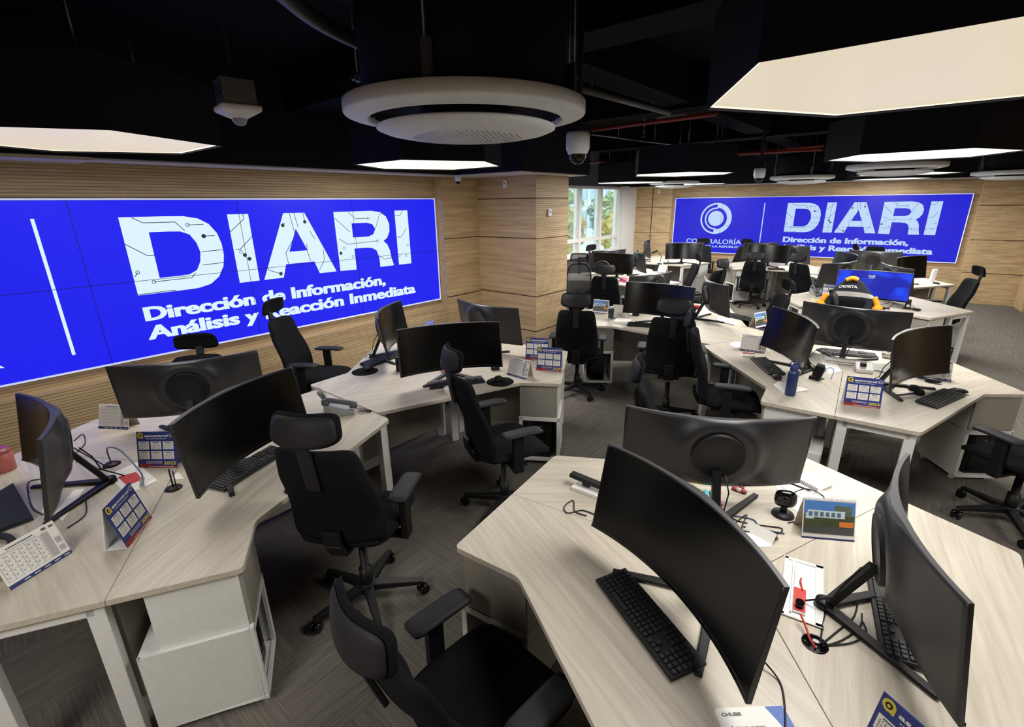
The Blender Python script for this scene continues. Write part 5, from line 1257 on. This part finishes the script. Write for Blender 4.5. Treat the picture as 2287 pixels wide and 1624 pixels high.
# desk fan by the window
p = Vector((-4.62, 7.95, TOP)); t = thing('desk_fan', 'round caged desk fan on the window cluster, behind the mesh chair', 'fan', p, R(-150))
mb = MB(); mb.lathe([(.001, .03), (.05, .028), (.085, .01), (.09, 0), (.001, 0)], 24); mb.tube([(0, 0, .02), (0, .02, .14)], .012, 8); mb.build('fan_base', M_black, t)
mb = MB()
for rr, yy in ((.15, 0), (.15, .05), (.10, -.02), (.05, -.025)): mb.tube([(rr * math.cos(2 * PI * k / 28), yy, .19 + rr * math.sin(2 * PI * k / 28)) for k in range(29)], .003, 6, caps=False)
for k in range(18):
    a = 2 * PI * k / 18; mb.tube([(.02 * math.cos(a), -.027, .19 + .02 * math.sin(a)), (.10 * math.cos(a), -.02, .19 + .10 * math.sin(a)), (.15 * math.cos(a), 0, .19 + .15 * math.sin(a)), (.15 * math.cos(a), .05, .19 + .15 * math.sin(a))], .0018, 5)
mb.build('fan_cage', M_steel, t)
mb = MB()
for k in range(3):
    a = 2 * PI * k / 3; mb.add([(.02 * math.cos(a), .02, .19 + .02 * math.sin(a)), (.12 * math.cos(a - .4), .012, .19 + .12 * math.sin(a - .4)), (.13 * math.cos(a), .02, .19 + .13 * math.sin(a)), (.12 * math.cos(a + .5), .032, .19 + .12 * math.sin(a + .5))], [(0, 1, 2, 3)])
o = mb.build('fan_blades', M_black, t); md = o.modifiers.new('thick', 'SOLIDIFY'); md.thickness = .002
mb = MB(); mb.tube([(0, -.03, .19), (0, .09, .19)], .035, 14); mb.build('fan_motor', M_black, t)

# ---- jacket over the chair back
JF = R(95 - 90); jt = thing('work_jacket', 'navy work jacket with orange collar and sleeves, lettered CADISTA, hung on a chair', 'jacket', (-.66, 7.05, 0), JF)
def jk(a, b, off=0.0):
    # a across the back (-1..1), b up (0..1): cloth falling over the chair back, outside faces -y
    s = b; hw = .27 - .02 * s - .14 * max(0, s - .66) ** 1.1 / .34 ** 1.1
    th = a * 1.35; x = hw * math.sin(th) / math.sin(1.35); y = -.235 - .075 * s - .10 * math.cos(th) * (1 - .3 * s) - .012 * math.sin(9 * th) * (1 - s) + .03
    n = Vector((math.sin(th) * .6, -1, .15)).normalized() * off
    return (x + n.x, y + n.y, .615 + .62 * s - .05 * a * a * s + n.z)
mb = MB(); mb.grid(lambda u, v: jk(2 * u - 1, v), 28, 20); mb.grid(lambda u, v: jk(2 * u - 1, v, -.012), 28, 20, flip=True)
for v in (0, 1): mb.grid(lambda u, q: jk(2 * u - 1, v, -.012 * q), 28, 1)
for u in (0, 1): mb.grid(lambda v, q: jk(2 * u - 1, v, -.012 * q), 20, 1)
mb.build('jacket_body', M_cloth, jt)
mb = MB(); mb.grid(lambda u, v: jk(1.96 * u - .98, .68 + .09 * v, .004), 26, 3); mb.build('reflective_stripe', M_reflect, jt)
mb = MB(); put_text(mb, 'CADISTA', -.55, .22, .84, .05, lambda x, y: jk(x, y, .006), 0, .03); mb.build('back_lettering', M_paper, jt)
mb = MB(); mb.tube(spl([jk(-.42, .99), jk(-.05, 1.02), jk(.30, 1.0)]), .026, 10); mb.build('collar', M_orange, jt)
for s in (-1, 1):
    mb = MB(); mb.tube(spl([jk(s * .97, .74, .01), jk(s * .99, .55, .035), jk(s * .99, .30, .045), jk(s * .97, .02, .04)]), [.03] * 8 + [.05] * 8 + [.055] * 8 + [.045], 12); mb.build('sleeve', M_orange, jt)
